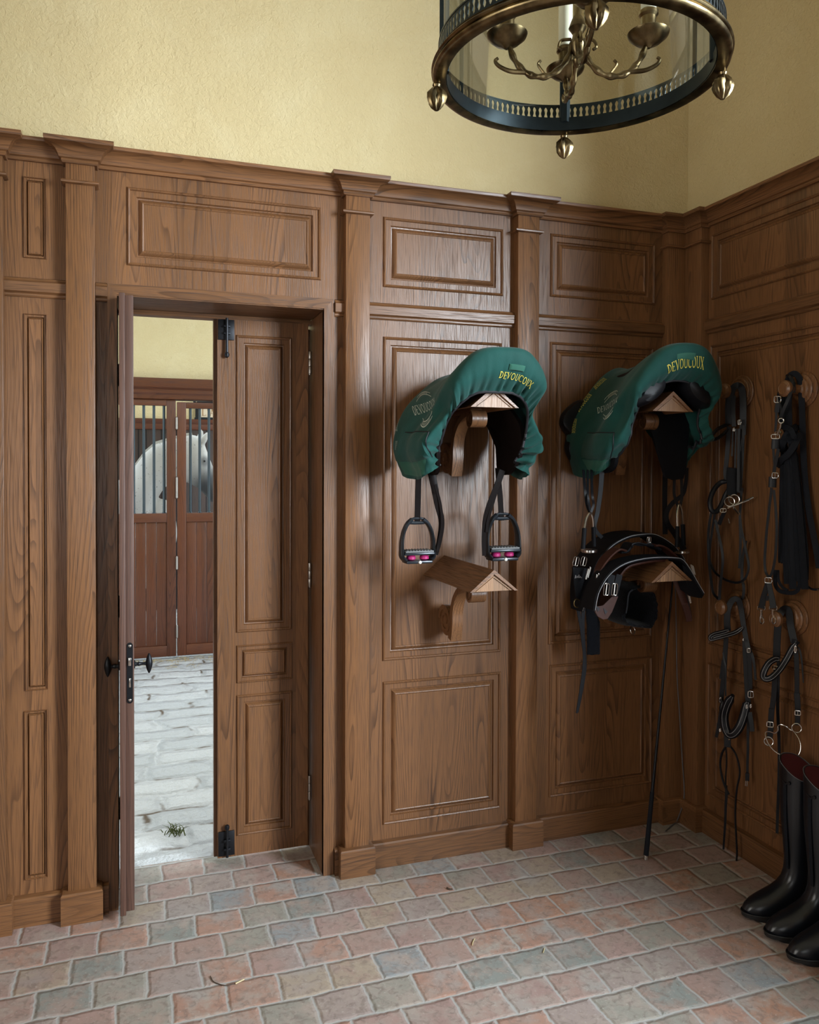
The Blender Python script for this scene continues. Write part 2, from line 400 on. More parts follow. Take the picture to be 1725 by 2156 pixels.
# over-door board and casing
trim(board(MB(), 'x', -2.346, -1.502, 2.104, 2.476, [(-2.247,-1.584,2.168,2.430)]), M['oak'], ang=25)
trim(run(MB(), 'x', -2.346, -1.502, CORN), M['oakx'], ang=30)
for s0, s1 in ((-2.346,-2.309),(-1.536,-1.502)):
    trim(MB().box(s0, s1, 0, .011, 0, 2.1035), M['oak'], smooth=False)
    trim(run(MB(), 'x', s0+.001, s1, RAIL), M['oakx'], ang=30)
    struct(run(MB(), 'x', s0+.001, s1, BASE).build('baseboard_back', M['oakx'], ang=30))
def mitre_casing(c, d0, d1):
    """door casing mitred at both corners"""
    ox0, ox1, ix0, ix1, oz, iz = -2.309, -1.537, DX0, DX1, 2.102, 2.066
    f = lambda d: ([(ox0,d,0),(ix0,d,0),(ix0,d,iz),(ox0,d,oz)], [(ox0,d,oz),(ix0,d,iz),(ix1,d,iz),(ox1,d,oz)], [(ix1,d,0),(ox1,d,0),(ox1,d,oz),(ix1,d,iz)])
    for a, b_ in zip(f(d0), f(d1)):
        c.append(MB().loft([a, b_], True, True))
    return c
for i, mb in enumerate(mitre_casing([], -.012, .012)):
    trim(mb, M['oakx'] if i == 1 else M['oak'], smooth=False)
# reveal: jambs, head, stop
trim(MB().box(DX1, DX1+.012, -.008, .28, 0, 2.06), M['oak'], smooth=False)
trim(MB().box(DX0-.012, DX0, -.008, .28, 0, 2.06), M['oak'], smooth=False)
trim(MB().box(DX0, DX1, -.008, .28, 2.062, 2.075), M['oakx'], smooth=False)
trim(MB().box(DX0, DX1, .222, .27, 2.046, 2.062), M['oakx'], smooth=False)
trim(MB().box(DX1-.012, DX1, .245, .27, 0, 2.03), M['oak'], smooth=False)
# corner pilaster
cp = MB().bevbox(-.123, .011, -.04, .011, .10, 2.476, .003).bevbox(-.04, .011, -.142, -.0405, .10, 2.476, .003)
trim(cp, M['oak'], ang=30)
CPATH = [(-.123,0,-1,0),(-.123,-.04,-1,-1),(-.04,-.04,-1,-1),(-.04,-.142,-1,-1),(0,-.142,0,-1)]
CAPC = [(e*.8, z) for e, z in CAPP]
trim(ret(ret(MB(), CPATH, CAPC), CPATH, BAND), M['oakx'], ang=30)
struct(ret(MB(), CPATH, [(e*.8, z) for e, z in PBASE]).build('baseboard_back', M['oakx'], ang=30))
# right wall bays
bay(-1.05, -.142, [(-.99,-.160,2.176,2.440),(-.99,-.160,.772,1.992),(-.99,-.160,.155,.698)], 'y', 'baseboard_right')
trim(MB().bevbox(-.04, .011, -1.145, -1.05, .1, 2.476, .003), M['oak'], ang=30)
UR = [(0,-1.145,0,-1),(-.04,-1.145,-1,-1),(-.04,-1.05,-1,1),(0,-1.05,0,1)]
trim(ret(ret(MB(), UR, CAPP), UR, BAND), M['oaky'], ang=30)
struct(ret(MB(), UR, PBASE).build('baseboard_right', M['oaky'], ang=30))
bay(WY1, -1.145, [(WY1+.08,-1.21,2.176,2.440),(WY1+.08,-1.21,.772,1.992),(WY1+.08,-1.21,.155,.698)], 'y', 'baseboard_right')
# the panelling carries on round the rest of the room
trim(MB().box(-4.6, -2.712, 0, .011, 0, 2.476), M['oak'], smooth=False)
trim(run(MB(), 'x', -4.6, -2.712, CORN), M['oakx'], ang=30)
trim(MB().box(-4.599, -4.585, -5.19, HY0, 0, 2.5).box(-4.599, -4.585, HY1, 0, 0, 2.5).box(-4.599, -4.585, HY0, HY1, 0, HZ0), M['oak'], smooth=False)
trim(MB().box(-4.585, FX0, -5.199, -5.185, 0, 2.5).box(FX1, 0, -5.199, -5.185, 0, 2.5).box(FX0, FX1, -5.199, -5.185, 0, FZ0), M['oak'], smooth=False)
trim(MB().box(0, .011, -5.185, WY0, 0, 2.5).box(0, .011, WY0, WY1, 0, WZ0), M['oak'], smooth=False)
# windows out of view: frames with glazing bars
def window(n, axis, a0, a1, z0, z1, d0, d1, cols, rows):
    mb = MB()
    def bx(p0, p1, q0, q1): 
        if axis == 'y': mb.box(d0, d1, p0, p1, q0, q1)
        else: mb.box(p0, p1, d0, d1, q0, q1)
    bx(a0, a0+.06, z0, z1); bx(a1-.06, a1, z0, z1); bx(a0, a1, z0, z0+.06); bx(a0, a1, z1-.06, z1)
    for i in range(1, cols): 
        c = a0+(a1-a0)*i/cols; h = .035 if i*2 == cols else .014; bx(c-h, c+h, z0, z1)
    for i in range(1, rows): c = z0+(z1-z0)*i/rows; bx(a0, a1, c-.014, c+.014)
    struct(mb.build('window_%d' % n, M['oak'], smooth=False))
window(1, 'y', WY0, WY1, WZ0, WZ1, .10, .15, 2, 1)
window(3, 'y', HY0, HY1, HZ0, HZ1, -4.75, -4.70, 2, 3)  # unseen window, added for the fill lamp outside it
window(2, 'x', FX0, FX1, FZ0, FZ1, -5.35, -5.30, 2, 3)

# ------------------------------------------------------------------ courtyard aisle and stalls beyond the door
SY = 3.62
struct(MB().box(-8, 4, .278, SY+2.5, -.06, -.006).build('courtyard_floor', M['cobble'], smooth=False))
AX0, AX1 = -8, 4
struct(MB().box(AX0, AX1, SY+2.25, SY+2.5, -.006, 3.2).build('wall_stall_back', M['plaster'], smooth=False))
mb = MB(); mb.box(AX0, AX1, SY+2.215, SY+2.249, 0, 1.90); trim(mb, M['stalldark'], smooth=False)
mb = MB(); 
for i in range(60): mb.box(-4.2+i*.075, -4.2+i*.075+.006, SY+2.210, SY+2.2155, 0, 1.86)
trim(mb, M['iron'], smooth=False)
RB = [(0,1.86),(-.012,1.865),(-.02,1.88),(-.02,1.92),(-.03,1.93),(-.045,1.95),(-.05,1.972),(0,1.972)]
trim(run(MB(), 'x', AX0, AX1, [(SY+2.215+d, z) for d, z in RB]), M['stallwoodx'], ang=30)
# upper wall over the stall front
struct(MB().box(AX0, AX1, SY+.03, SY+.2, 2.16, 3.5).build('wall_stall_front', M['plaster'], smooth=False))
trim(MB().box(AX0, AX1, SY-1.1, SY+.25, 3.5, 3.6), M['stallwoodx'], smooth=False)  # unseen eave, added to shade the wall below it
TR = [(0,2.00),(-.02,2.005),(-.022,2.035),(-.034,2.05),(-.036,2.075),(-.055,2.09),(-.06,2.115),(-.06,2.16),(.10,2.16),(.10,2.0)]
trim(run(MB(), 'x', AX0, AX1, [(SY+d, z) for d, z in TR]), M['stallwoodx'], ang=30)
# ================================================================== DOORS OF THE TACK ROOM
LY = .2
def rect_px(x0, x1, yt, yb, Y):
    a, b_ = PB(x0, yt, Y), PB(x1, yb, Y); return (a.x, b_.x, b_.z, a.z)
LX0, LX1, LZ0, LZ1 = -1.932, -1.589, .022, 2.043
lb = MB(); tmp = MB()
board(tmp, 'x', LX0, LX1, LZ0, LZ1, [rect_px(497,614,705,1325,LY), rect_px(498,615,1359,1429,LY), rect_px(498,615,1464,1743,LY)], back=.04)
tmp.v = [(x, y+LY, z) for x, y, z in tmp.v]
tmp.add([(LX0,LY+.04,LZ0),(LX1,LY+.04,LZ0),(LX1,LY+.04,LZ1),(LX0,LY+.04,LZ1)], [(0,1,2,3)])
tmp.box(LX0-.012, LX0+.028, LY+.018, LY+.045, LZ0, LZ1)
door1 = struct(tmp.build('door_1', M['oak'], ang=25))
def bolt(z0, z1, zk, up):
    mb = MB().bevbox(LX0+.003, LX0+.062, LY-.006, LY+.001, z0, z1, .0015)
    pl = mb.build('bolt_plate', M['iron'], door1)
    xc = LX0+.034
    r = MB(); a, b_ = (z1, zk) if up else (zk, z0)
    lo, hi = min(a, b_), max(a, b_)
    r.tube([(xc, LY-.014, lo-.002), (xc, LY-.014, hi+.004)], .0055)
    for f in (.25, .6): r.bevbox(xc-.012, xc+.012, LY-.018, LY-.004, z0+(z1-z0)*f, z0+(z1-z0)*f+.009, .002)
    kz = zk
    r.lathe([(.001,-.012),(.007,-.008),(.009,0),(.007,.008),(.001,.012)], (xc, LY-.014, kz), 'z', 12)
    r.build('bolt_rod', M['iron'], door1)
bolt(PB(476,716,LY).z, 2.041, PB(478,748,LY).z, True)
bolt(.03, PB(478,1749,LY).z, PB(478,1739,LY).z, False)
for pa, pb in ((740,788),(1185,1235),(1632,1682)):
    za, zb = PB(649,pb,LY).z, PB(649,pa,LY).z
    h = MB()
    for k in range(3): h.lathe([(.0062, za+(zb-za)*(k/3+.01)), (.0065, za+(zb-za)*(k/3+.02)), (.0065, za+(zb-za)*((k+1)/3-.02)), (.0062, za+(zb-za)*((k+1)/3-.01))], (LX1+.006, LY-.004, 0), 'z', 12)
    h.lathe([(.001,-.006),(.004,-.003),(.004,0)], (LX1+.006, LY-.004, za), 'z', 10)
    h.build('hinge', M['hinge'], door1)
# open leaf, folded back square to the wall: its free edge faces the room
EY = -.088
d2 = MB().bevbox(-2.2545, -2.2275, EY, .246, .03, 2.052, .002).bevbox(-2.272, -2.2535, EY-.014, .246, .024, 2.056, .002)
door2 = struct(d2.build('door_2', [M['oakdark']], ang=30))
zt, zb = PB(273,1353,EY).z, PB(273,1481,EY).z
xc = PB(273.5,1410,EY).x
pl = MB(); out = []
for k in range(24):
    a = 2*PI*k/24; s = math.sin(a); out.append((xc+.0095*math.cos(a), (zt-.0095 if s >= 0 else zb+.0095)+.0095*s))
pl.loft([[(x, y, z) for x, z in out] for y in (EY-.002, EY+.001)])
lp = pl.build('lock_plate', M['iron'], door2)
mb = MB()
for z in (zt-.011, zb+.011): mb.lathe([(.0045,-.0032),(.0035,-.004),(.001,-.0042)], (xc, EY, z), 'y', 12)
mb.build('screw', M['steel'], lp)
MB().bevbox(xc-.005, xc+.004, EY-.009, EY, PB(272,1401,EY).z, PB(272,1384,EY).z, .001).build('latch', M['steel'], lp)
MB().bevbox(xc-.003, xc+.003, EY-.0035, EY, PB(272,1447,EY).z, PB(272,1428,EY).z, .0006).build('dead_bolt', M['steel'], lp)
def olive(px, py, side):
    c = PB(px, py, -.03); x_face = -2.228 if side > 0 else -2.272
    k = MB()
    pr = [(.001,-.034),(.0035,-.031),(.0075,-.021),(.0108,-.008),(.0115,0),(.0108,.008),(.0075,.021),(.0035,.031),(.001,.034)]
    k.lathe(pr, c, 'z', 20)
    L = abs(c.x-x_face)
    sh = [(.014,0),(.014,.003),(.0075,.005),(.006,.010),(.0078,.016),(.0055,.022),(.0048,L-.018),(.0062,L-.012),(.005,L)]
    k.lathe([(r, side*h) for r, h in sh], (x_face, c.y, c.z), 'x', 18)
    k.build('door_knob', M['iron'], door2)
olive(314, 1396, 1); olive(227, 1404, -1)
h = MB()
for za, zb_ in ((1.78, 1.86), (.95, 1.03), (.22, .30)): h.lathe([(.006, za), (.006, zb_)], (-2.279, .2, 0), 'z', 12)
h.build('hinge', M['hinge'], door2)

# ================================================================== STALL FRONT, STALL DOOR
def stall_panel(name, label, cat, x0, x1, bars_x, zt_, inset):
    r = thing(name, label, cat, (x0, SY, 0))
    z_mid0, z_mid1 = 1.055, 1.125; st = .068
    for a_ in (x0, x1-st): MB().bevbox(a_, a_+st, SY, SY+.05, .015, zt_, .004).build('stile', M['stallwood'], r, ang=30)
    for za, zb_ in ((zt_-.046, zt_), (z_mid0, z_mid1), (.015, .10)): MB().bevbox(x0+st, x1-st, SY+.001, SY+.049, za, zb_, .004).build('rail', M['stallwoodx'], r, ang=30)
    pk = MB(); n = max(2, round((x1-x0-2*st)/.075)); wd_ = (x1-x0-2*st)/n
    for i in range(n):
        pk.bevbox(x0+st+i*wd_+.0008, x0+st+(i+1)*wd_-.0008, SY+.012, SY+.034, .10, z_mid0, .003)
    pk.build('plank_infill', M['stallwood'], r, ang=30)
    for bx_ in bars_x:
        b_ = MB().tube([(bx_, SY+.025, z_mid1-.005), (bx_, SY+.025, zt_-.04)], .0105, 12)
        b_.lathe([(.016,0),(.016,.004),(.0105,.008)], (bx_, SY+.025, z_mid1), 'z', 12)
        b_.build('bar', M['barsteel'], r)
    return r
M['barsteel'] = plain('painted_grey_bars', (.05,.065,.075), .3, .7, .1)
xs_ = PB(372.3, 1000, SY).x
b0 = [PB(px, 960, SY+.025).x for px in (303, 325, 345.5)]; sp = (b0[2]-b0[0])/2
stall_panel('stall_front', 'fixed barred stall partition of stained boards beside the stall door', 'stall partition', -3.35, xs_-.006, [b0[0]+sp*k for k in range(-12, 3)], 2.0, 0)
b1 = [PB(px, 960, SY+.025).x for px in (401, 420.5, 440)]; sp = (b1[2]-b1[0])/2
sd = stall_panel('stall_door', 'stained stall door whose bars cross the horse head', 'stall door', xs_+.003, xs_+1.0, [b1[0]+sp*k for k in range(0, 12)], 1.985, 0)
for pa, pb in ((879,903),(1005,1048),(1172,1198),(1317,1342)):
    za, zb = PB(372,pb,SY).z, PB(372,pa,SY).z
    MB().lathe([(.004,za-.006),(.0085,za),(.0085,zb),(.004,zb+.006)], (xs_, SY-.006, 0), 'z', 12).build('hinge', M['hinge'], sd)

# name board in the stall
SBY = SY+2.2
a = PB(416, 882, SBY); x0, zb = a.x, 1.974
sg = thing('name_board', 'cream stall name board in a dark pediment frame above the boards', 'sign', (x0, SBY, zb))
W_ = .52
fr = MB().box(x0-.03, x0+W_+.03, SBY-.04, SBY+.04, zb, zb+.018).box(x0-.02, x0+W_+.02, SBY, SBY+.03, zb+.018, zb+.15)
for s in (0, 1):
    xx = x0-.02 if s == 0 else x0+W_-.005
    fr.box(xx, xx+.025, SBY-.02, SBY+.02, zb+.018, zb+.15)
tri = [(x0-.045, zb+.15), (x0+W_+.045, zb+.15), (x0+W_+.045, zb+.165), (x0+W_/2, zb+.29), (x0-.045, zb+.165)]
fr.loft([[(x, y, z) for x, z in tri] for y in (SBY-.03, SBY+.03)])
fr.lathe([(.0,0),(.012,.005),(.014,.02),(.006,.035),(.010,.045),(.001,.06)], (x0-.03, SBY, zb+.165), 'z', 10)
fr.build('pediment_frame', M['iron'], sg, smooth=False)
M['cream'] = plain('cream_sign_paint', (.62,.50,.36), .6); M['tan'] = plain('tan_letter_paint', (.30,.16,.06), .6)
MB().box(x0+.012, x0+W_-.012, SBY-.012, SBY+.005, zb+.022, zb+.125).build('board', M['cream'], sg, smooth=False)

# ---- lettering: each letter a set of strokes (points in a unit em, width)
def arc(cx, cz, rx, rz, a0, a1, n=14): return [(cx+rx*math.cos(math.radians(a0+(a1-a0)*i/n)), cz+rz*math.sin(math.radians(a0+(a1-a0)*i/n))) for i in range(n+1)]
def serif(x, z, w=.30): return ([(x-w/2, z), (x+w/2, z)], .05)
GL = {
 'D': (.80, [([(.17,0),(.17,1)], .15), (arc(.2,.5,.50,.48,90,-90), .11), serif(.14,.025,.28), serif(.14,.975,.28)]),
 'E': (.68, [([(.17,0),(.17,1)], .15), ([(.05,.97),(.62,.97)], .06), ([(.2,.52),(.5,.52)], .055), ([(.05,.03),(.66,.03)], .06), ([(.61,.82),(.61,.98)], .045), ([(.65,.02),(.65,.2)], .045), ([(.49,.42),(.49,.62)], .04)]),
 'V': (.80, [([(.12,1),(.43,0)], .14), ([(.72,1),(.43,0)], .065), serif(.12,.975,.28), serif(.72,.975,.22)]),
 'O': (.86, [(arc(.43,.5,.34,.46,0,360,24), .115)]),
 'U': (.84, [([(.17,1),(.17,.32)]+arc(.43,.32,.26,.28,180,360,12)+[(.69,.32),(.69,1)], .10), serif(.17,.975,.28), serif(.69,.975,.22)]),
 'C': (.78, [(arc(.44,.5,.35,.46,45,315,20), .115), ([(.69,.7),(.69,.92)], .05)]),
 'X': (.80, [([(.1,1),(.68,0)], .14), ([(.68,1),(.1,0)], .065), serif(.12,.975,.26), serif(.66,.025,.26), serif(.12,.025,.22), serif(.66,.975,.22)]),
 'L': (.66, [([(.17,0),(.17,1)], .14), ([(.05,.03),(.62,.03)], .06), ([(.61,.02),(.61,.22)], .045), serif(.17,.975,.28)]),
 'A': (.84, [([(.42,1),(.12,0)], .065), ([(.42,1),(.72,0)], .14), ([(.22,.36),(.62,.36)], .055), serif(.12,.025,.22), serif(.72,.025,.26)]),
 'I': (.40, [([(.2,0),(.2,1)], .14), serif(.2,.025,.28), serif(.2,.975,.28)]),
 "'": (.30, [([(.15,.98),(.12,.72)], .09)]), ' ': (.42, []),
}
def write(mb, text, f, size, start=0, gap=.06, slant=0):
    """lay strokes on a surface: f(along, up) -> point on it; returns the length used"""
    x = start
    for ch in text:
        w_, strokes = GL[ch]
        for pts, th in strokes:
            dense = []
            for (ax, az), (bx_, bz) in zip(pts, pts[1:]):
                n = max(1, int(math.hypot(bx_-ax, bz-az)*6))
                dense += [(ax+(bx_-ax)*i/n, az+(bz-az)*i/n) for i in range(n)]
            dense.append(pts[-1]); row = []
            for i, (px, pz) in enumerate(dense):
                q0, q1 = dense[max(i-1, 0)], dense[min(i+1, len(dense)-1)]
                tx, tz = q1[0]-q0[0], q1[1]-q0[1]; l = math.hypot(tx, tz) or 1
                nx, nz = -tz/l*th/2, tx/l*th/2
                row.append([f(x+(px+nx+slant*pz)*size, (pz+nz)*size), f(x+(px-nx+slant*pz)*size, (pz-nz)*size)])
            mb.loft([[r[0], r[1]] for r in row], False, False)
        x += (w_+gap)*size
    return x
mb = MB(); write(mb, "L'A I", lambda a_, u_: (x0+.04+a_, SBY-.0135, zb+.038+u_), .072)
mb.build('lettering', M['tan'], sg, smooth=False)

# ------------------------------------------------------------------ horse
def ell(c, t, a_, b_, n=20, up=None):
    """elliptic section at c across direction t in the x-z plane: a_ half depth, b_ half width"""
    t = V(t).normalized(); up = V((-t.z, 0, t.x)); c = V(c)
    return [c+up*(a_*math.cos(2*PI*k/n))+V((0,1,0))*(b_*math.sin(2*PI*k/n)) for k in range(n)]
HY = 4.42
def hp(x, y): p = PB(x, y, HY); return V((p.x, HY, p.z))
hm = MB()
# neck and head between measured upper and lower outlines
pairs = [((262,1005),(300,1110),.19),((286,978),(322,1086),.155),((305,952),(329,1054),.125),((326,934),(345,1029),.10),((356,925),(362,1016),.088),((385,917),(380,1014),.085),((404,914.5),(394,1016),.09),((420,919),(405,1021),.105),((430,933),(416,1028),.105),((437,952),(425,1036),.092),((446,976),(432,1043),.075),((455,997),(438,1050),.062),((462,1013),(443,1056),.056),((467,1029),(449,1060),.055),((466,1042),(456,1061),.038)]
rings = []
mids = [(hp(*a_)+hp(*b_))/2 for a_, b_, _ in pairs]
for i, (a_, b_, wv) in enumerate(pairs):
    A, B_ = hp(*a_), hp(*b_); c = (A+B_)/2; ax = (A-B_)/2
    n = 24; rings.append([c+ax*math.cos(2*PI*k/n)+V((0,1,0))*(wv*math.sin(2*PI*k/n)*(1-.25*math.cos(2*PI*k/n) if i < 6 else 1)) for k in range(n)])
hm.loft(rings)
c0 = mids[0]
# trunk behind the neck
body = [(c0+V((.12,0,-.12)),.26,.17),(c0+V((-.12,0,-.16)),.36,.23),(c0+V((-.42,0,-.2)),.38,.27),(c0+V((-.85,0,-.22)),.36,.30),(c0+V((-1.2,0,-.18)),.36,.29),(c0+V((-1.5,0,-.17)),.33,.25),(c0+V((-1.68,0,-.22)),.2,.16)]
hm.loft([ell(c, (1,0,.05), a_, b_, 24) for c, a_, b_ in body])
# chest
hm.loft([ell(hp(336,1075)+V((0,0,z_)), (0.001,0,1), r_, r_*.9, 20) for z_, r_ in ((.10,.05),(.05,.10),(-.05,.135),(-.2,.15),(-.35,.13),(-.45,.05))])
gz = -.006
for dx, dy, hind in ((.02,.13,0),(-.02,-.13,0),(-1.42,.14,1),(-1.48,-.14,1)):
    X, Yl = c0.x+dx, HY+dy; zt_ = c0.z-.28
    if not hind: pts = [(0,zt_,.14),(.03,zt_-.25,.085),(.035,.52,.06),(.04,.46,.055),(.035,.36,.04),(.03,.17,.037),(.05,.11,.043),(.09,.05,.05),(.10,gz+.005,.06)]
    else: pts = [(0,zt_,.19),(.10,zt_-.2,.13),(.04,.66,.075),(-.09,.55,.058),(-.08,.5,.055),(-.05,.36,.043),(-.03,.17,.04),(0,.11,.045),(.05,.05,.05),(.06,gz+.005,.06)]
    hm.tube([(X+a_, Yl, z) for a_, z, r in pts], [r for *_, r in pts], 14)
# ears
for tip, base, dy in (((427,902),(421,925),.055),((436,909),(425,930),-.05)):
    T, B_ = hp(*tip)+V((0,dy*1.2,0)), hp(*base)+V((0,dy,-.015))
    hm.tube([B_, B_.lerp(T,.25), B_.lerp(T,.6), T], [.024,.034,.026,.006], 10)
# tail
hm.tube([c0+V((-1.66,0,-.05)), c0+V((-1.78,0,-.2)), c0+V((-1.82,0,-.6)), c0+V((-1.8,0,-1.0))], [.05,.06,.07,.02], 10)
def coat():
    m, t, b = nt('grey_horse_coat'); q = N(t); P = q.world()
    mz = hp(455,1034)
    d = q.vmath('DISTANCE', P, None)
    n = [x for x in t.nodes if x.type == 'VECT_MATH'][-1]; n.inputs[1].default_value = mz; d = n.outputs['Value']
    dark = q.smooth(d, .33, .13)
    ez = hp(430,971); e_ = q.node('ShaderNodeVectorMath', operation='DISTANCE'); q.set(e_.inputs[0], P); e_.inputs[1].default_value = ez+V((0,-.09,0))
    c = q.mix(q.noise(P, 5, 4)['Fac'], (.62,.60,.55), (.44,.44,.43))
    c = q.mix(q.smooth(q.noise(P, 65, 2)['Fac'], .66, .72), c, (.2,.18,.16))
    c = q.mix(q.math('MULTIPLY', q.smooth(e_.outputs['Value'], .07, .02), .8), c, (.08,.08,.08))  # shading of the eye socket painted into the coat
    c = q.mix(dark, c, (.045,.047,.05))
    q.set(b.inputs['Base Color'], c); b.inputs['Roughness'].default_value = .6; b.inputs['Sheen Weight'].default_value = .3; return m
ho = hm.build('horse', coat())
md = ho.modifiers.new('r', 'REMESH'); md.mode = 'VOXEL'; md.voxel_size = .0145
ms = ho.modifiers.new('s', 'SMOOTH'); ms.factor = .5; ms.iterations = 5
dg = bpy.context.evaluated_depsgraph_get(); me = D.meshes.new_from_object(ho.evaluated_get(dg)); ho.modifiers.clear(); ho.data = me
me.polygons.foreach_set('use_smooth', [True]*len(me.polygons))
ho.location = (c0.x-.8, HY, gz); me.transform(Matrix.Translation(-V(ho.location))); ho['_o'] = tuple(ho.location)
tag(ho, 'grey horse standing in its stall, head in profile behind the bars', 'horse')
mn = MB(); rows = []
for i, (x, y) in enumerate([(270,995),(286,978),(305,952),(326,934),(356,925),(385,917),(404,914)]):
    p = hp(x, y); rows.append([p+V((.005,-.02,-.02)), p+V((0,-.012,.012+.004*(i%2))), p+V((0,.012,.014)), p+V((0,.022,-.02))])
mn.loft(rows, True, True).build('mane', plain('clipped_mane', (.5,.49,.45), .8, bump=.5), ho)
ey = MB(); c = hp(429,971)+V((0,-.098,0)); ey.lathe([(.001,-.006),(.006,-.004),(.009,0),(.006,.004),(.001,.006)], c, 'y', 14); ey.build('eye', plain('dark_eye', (.01,.008,.007), .1), ho)

# straw litter at the foot of the stalls; a grass tuft between the setts
st = MB()
for i in range(150):
    x = random.uniform(-2.5, -1.2); y = SY-random.random()**2*.3-.01; a_ = random.uniform(0, PI); l = random.uniform(.03,.09)
    st.tube([(x, y, -.003), (x+l*math.cos(a_)*.5, y-abs(l*math.sin(a_))*.5, .004+random.random()*.01), (x+l*math.cos(a_), y-abs(l*math.sin(a_)), -.002)], .0014, 4)
s_ = st.build('straw', plain('straw', (.42,.32,.15), .7)); s_['kind'] = 'stuff'; s_['label'] = 'loose straw swept along the foot of the stall fronts'; s_['category'] = 'straw'
g = PF(368, 1752); gt = MB()
for i in range(46):
    a_ = random.uniform(0, 2*PI); l = random.uniform(.015,.05); b_ = V((g.x+random.gauss(0,.018), g.y+random.gauss(0,.014), -.008)); d = V((math.cos(a_), math.sin(a_), 0))
    gt.strap([b_, b_+d*l*.35+V((0,0,l*.6)), b_+d*l+V((0,0,l*.7))], [.004,.003,.0006], .0006)
tag(rebase(gt.build('grass_tuft', plain('grass_blades', (.10,.13,.03), .6)), (g.x, g.y, -.008)), 'small grass tuft growing between the setts just beyond the threshold', 'grass')
# ================================================================== SADDLE RACKS
def make_rack(loc, label):
    X, Y, Z = loc                                   # ridge line at the wall
    r = thing('saddle_rack', label, 'saddle rack', (X, 0, Z-.072), 'gabled oak saddle racks')
    h, w_, L, t = .072, .087, .452, .011
    ch = MB()
    sec = lambda d: [(X-w_, Z-h), (X, Z), (X+w_, Z-h), (X+w_-t*1.1, Z-h), (X, Z-t*1.35), (X-w_+t*1.1, Z-h)]
    ch.loft([[(x, y, z) for x, z in sec(0)] for y in (0.002, -L)], True, True)
    ch.build('roof_boards', M['oaky'], r, smooth=False)
    ty = MB().loft([[(X-w_+t, y, Z-h+.0005), (X, y, Z-t*1.2), (X+w_-t, y, Z-h+.0005)] for y in (-L+.007, -L+.02)], True, True)
    q_ = t*.75
    for s in (-1, 1):   # bead along both slopes
        ty.loft([[(X+s*(w_-t-.012), y, Z-h+.002), (X+s*.0, y, Z-t*1.2-.010), (X+s*.0, y, Z-t*1.2-.013), (X+s*(w_-t-.016), y, Z-h+.002)] for y in (-L+.003, -L+.008)], True, True)
    ty.build('gable', M['oaklight'], r, smooth=False)
    # scrolled bracket
    def band(path, w2, th):
        rows = []; n = len(path)
        for i, (y, z) in enumerate(path):
            y0, z0 = path[max(i-1,0)]; y1, z1 = path[min(i+1,n-1)]; l = math.hypot(y1-y0, z1-z0) or 1
            ny, nz = -(z1-z0)/l, (y1-y0)/l; k = th[i]/2
            rows.append([(X-w2[i], y+ny*k, z+nz*k), (X+w2[i], y+ny*k, z+nz*k), (X+w2[i], y-ny*k, z-nz*k), (X-w2[i], y-ny*k, z-nz*k)])
        return rows
    cy_, cz_ = -.063, Z-.237
    sp_ = []
    for i in range(64):
        a_ = math.radians(90+ i*(630/63.0)); rr = .010+.047*(i/63)
        sp_.append((cy_-rr*math.cos(a_-PI)*1.0, cz_+rr*math.sin(a_-PI)))
    br = MB()
    br.loft(band(sp_, [.024]*64, [.005+.012*i/63 for i in range(64)]), True, True)
    br.lathe([(.056,-.018),(.058,-.012),(.058,.012),(.056,.018)], (X, cy_, cz_), 'x', 36)
    arm = cr([(-.108,Z-.300),(-.121,Z-.245),(-.126,Z-.19),(-.146,Z-.145),(-.185,Z-.108),(-.235,Z-.088),(-.285,Z-.080)], 6)
    n = len(arm); br.loft(band(arm, [.021]*n, [.030-.014*i/n for i in range(n)]), True, True)
    up_ = []
    for i in range(40):
        a_ = math.radians(90-i*(540/39.0)); rr = .030-.020*(i/39)
        up_.append((-.300-rr*math.cos(a_), Z-.104+rr*math.sin(a_)))
    br.loft(band(up_, [.028]*40, [.010-.004*i/39 for i in range(40)]), True, True)
    br.lathe([(.022,-.022),(.022,.022)], (X, -.300, Z-.104), 'x', 24)
    br.bevbox(X-.02, X+.02, -.30, -.003, Z-.085, Z-.066, .002)
    br.build('scroll_bracket', M['oak'], r, ang=40)
    return r
AX, CX_ = -1.101, -.402
rk = make_rack((AX, 0, 1.156), 'empty oak saddle rack with bare gabled top under the hanging stirrups')
def rack_copy(loc, label):
    c = dup(rk); c.location = (loc[0], 0, loc[2]-.072); c['label'] = label; return c
rack_copy((AX, 0, 1.764), 'oak saddle rack inside the green covered saddle next to the door')
rack_copy((CX_, 0, 1.768), 'oak saddle rack under the saddle in the corner bay with black panels')
rack_copy((CX_, 0, 1.158), 'oak saddle rack draped with black and brown girths')

# ================================================================== SADDLES UNDER GREEN COVERS
def fabric():
    m, t, b = nt('green_cotton_twill'); q = N(t); P = q.obj()
    n = q.noise(P, 11, 3)['Fac']
    q.set(b.inputs['Base Color'], q.mix(n, (.005,.043,.036), (.009,.076,.064)))
    b.inputs['Roughness'].default_value = .72; b.inputs['Sheen Weight'].default_value = .12; b.inputs['Specular IOR Level'].default_value = .2
    q.set(b.inputs['Normal'], q.bump(q.math('ADD', q.noise(P, 500, 1)['Fac'], q.math('MULTIPLY', q.noise(P, 40, 3, .5, 1.0)['Fac'], 1.5)), .25, .002)); return m
M['green'] = fabric()
M['greenpatch'] = plain('green_velvet_patch', (.010,.095,.062), .7, sheen=.1)
M['yellowthread'] = plain('yellow_embroidery', (.72,.62,.10), .55, var=.1)
M['whitethread'] = plain('white_embroidery', (.45,.52,.46), .55, var=.1)

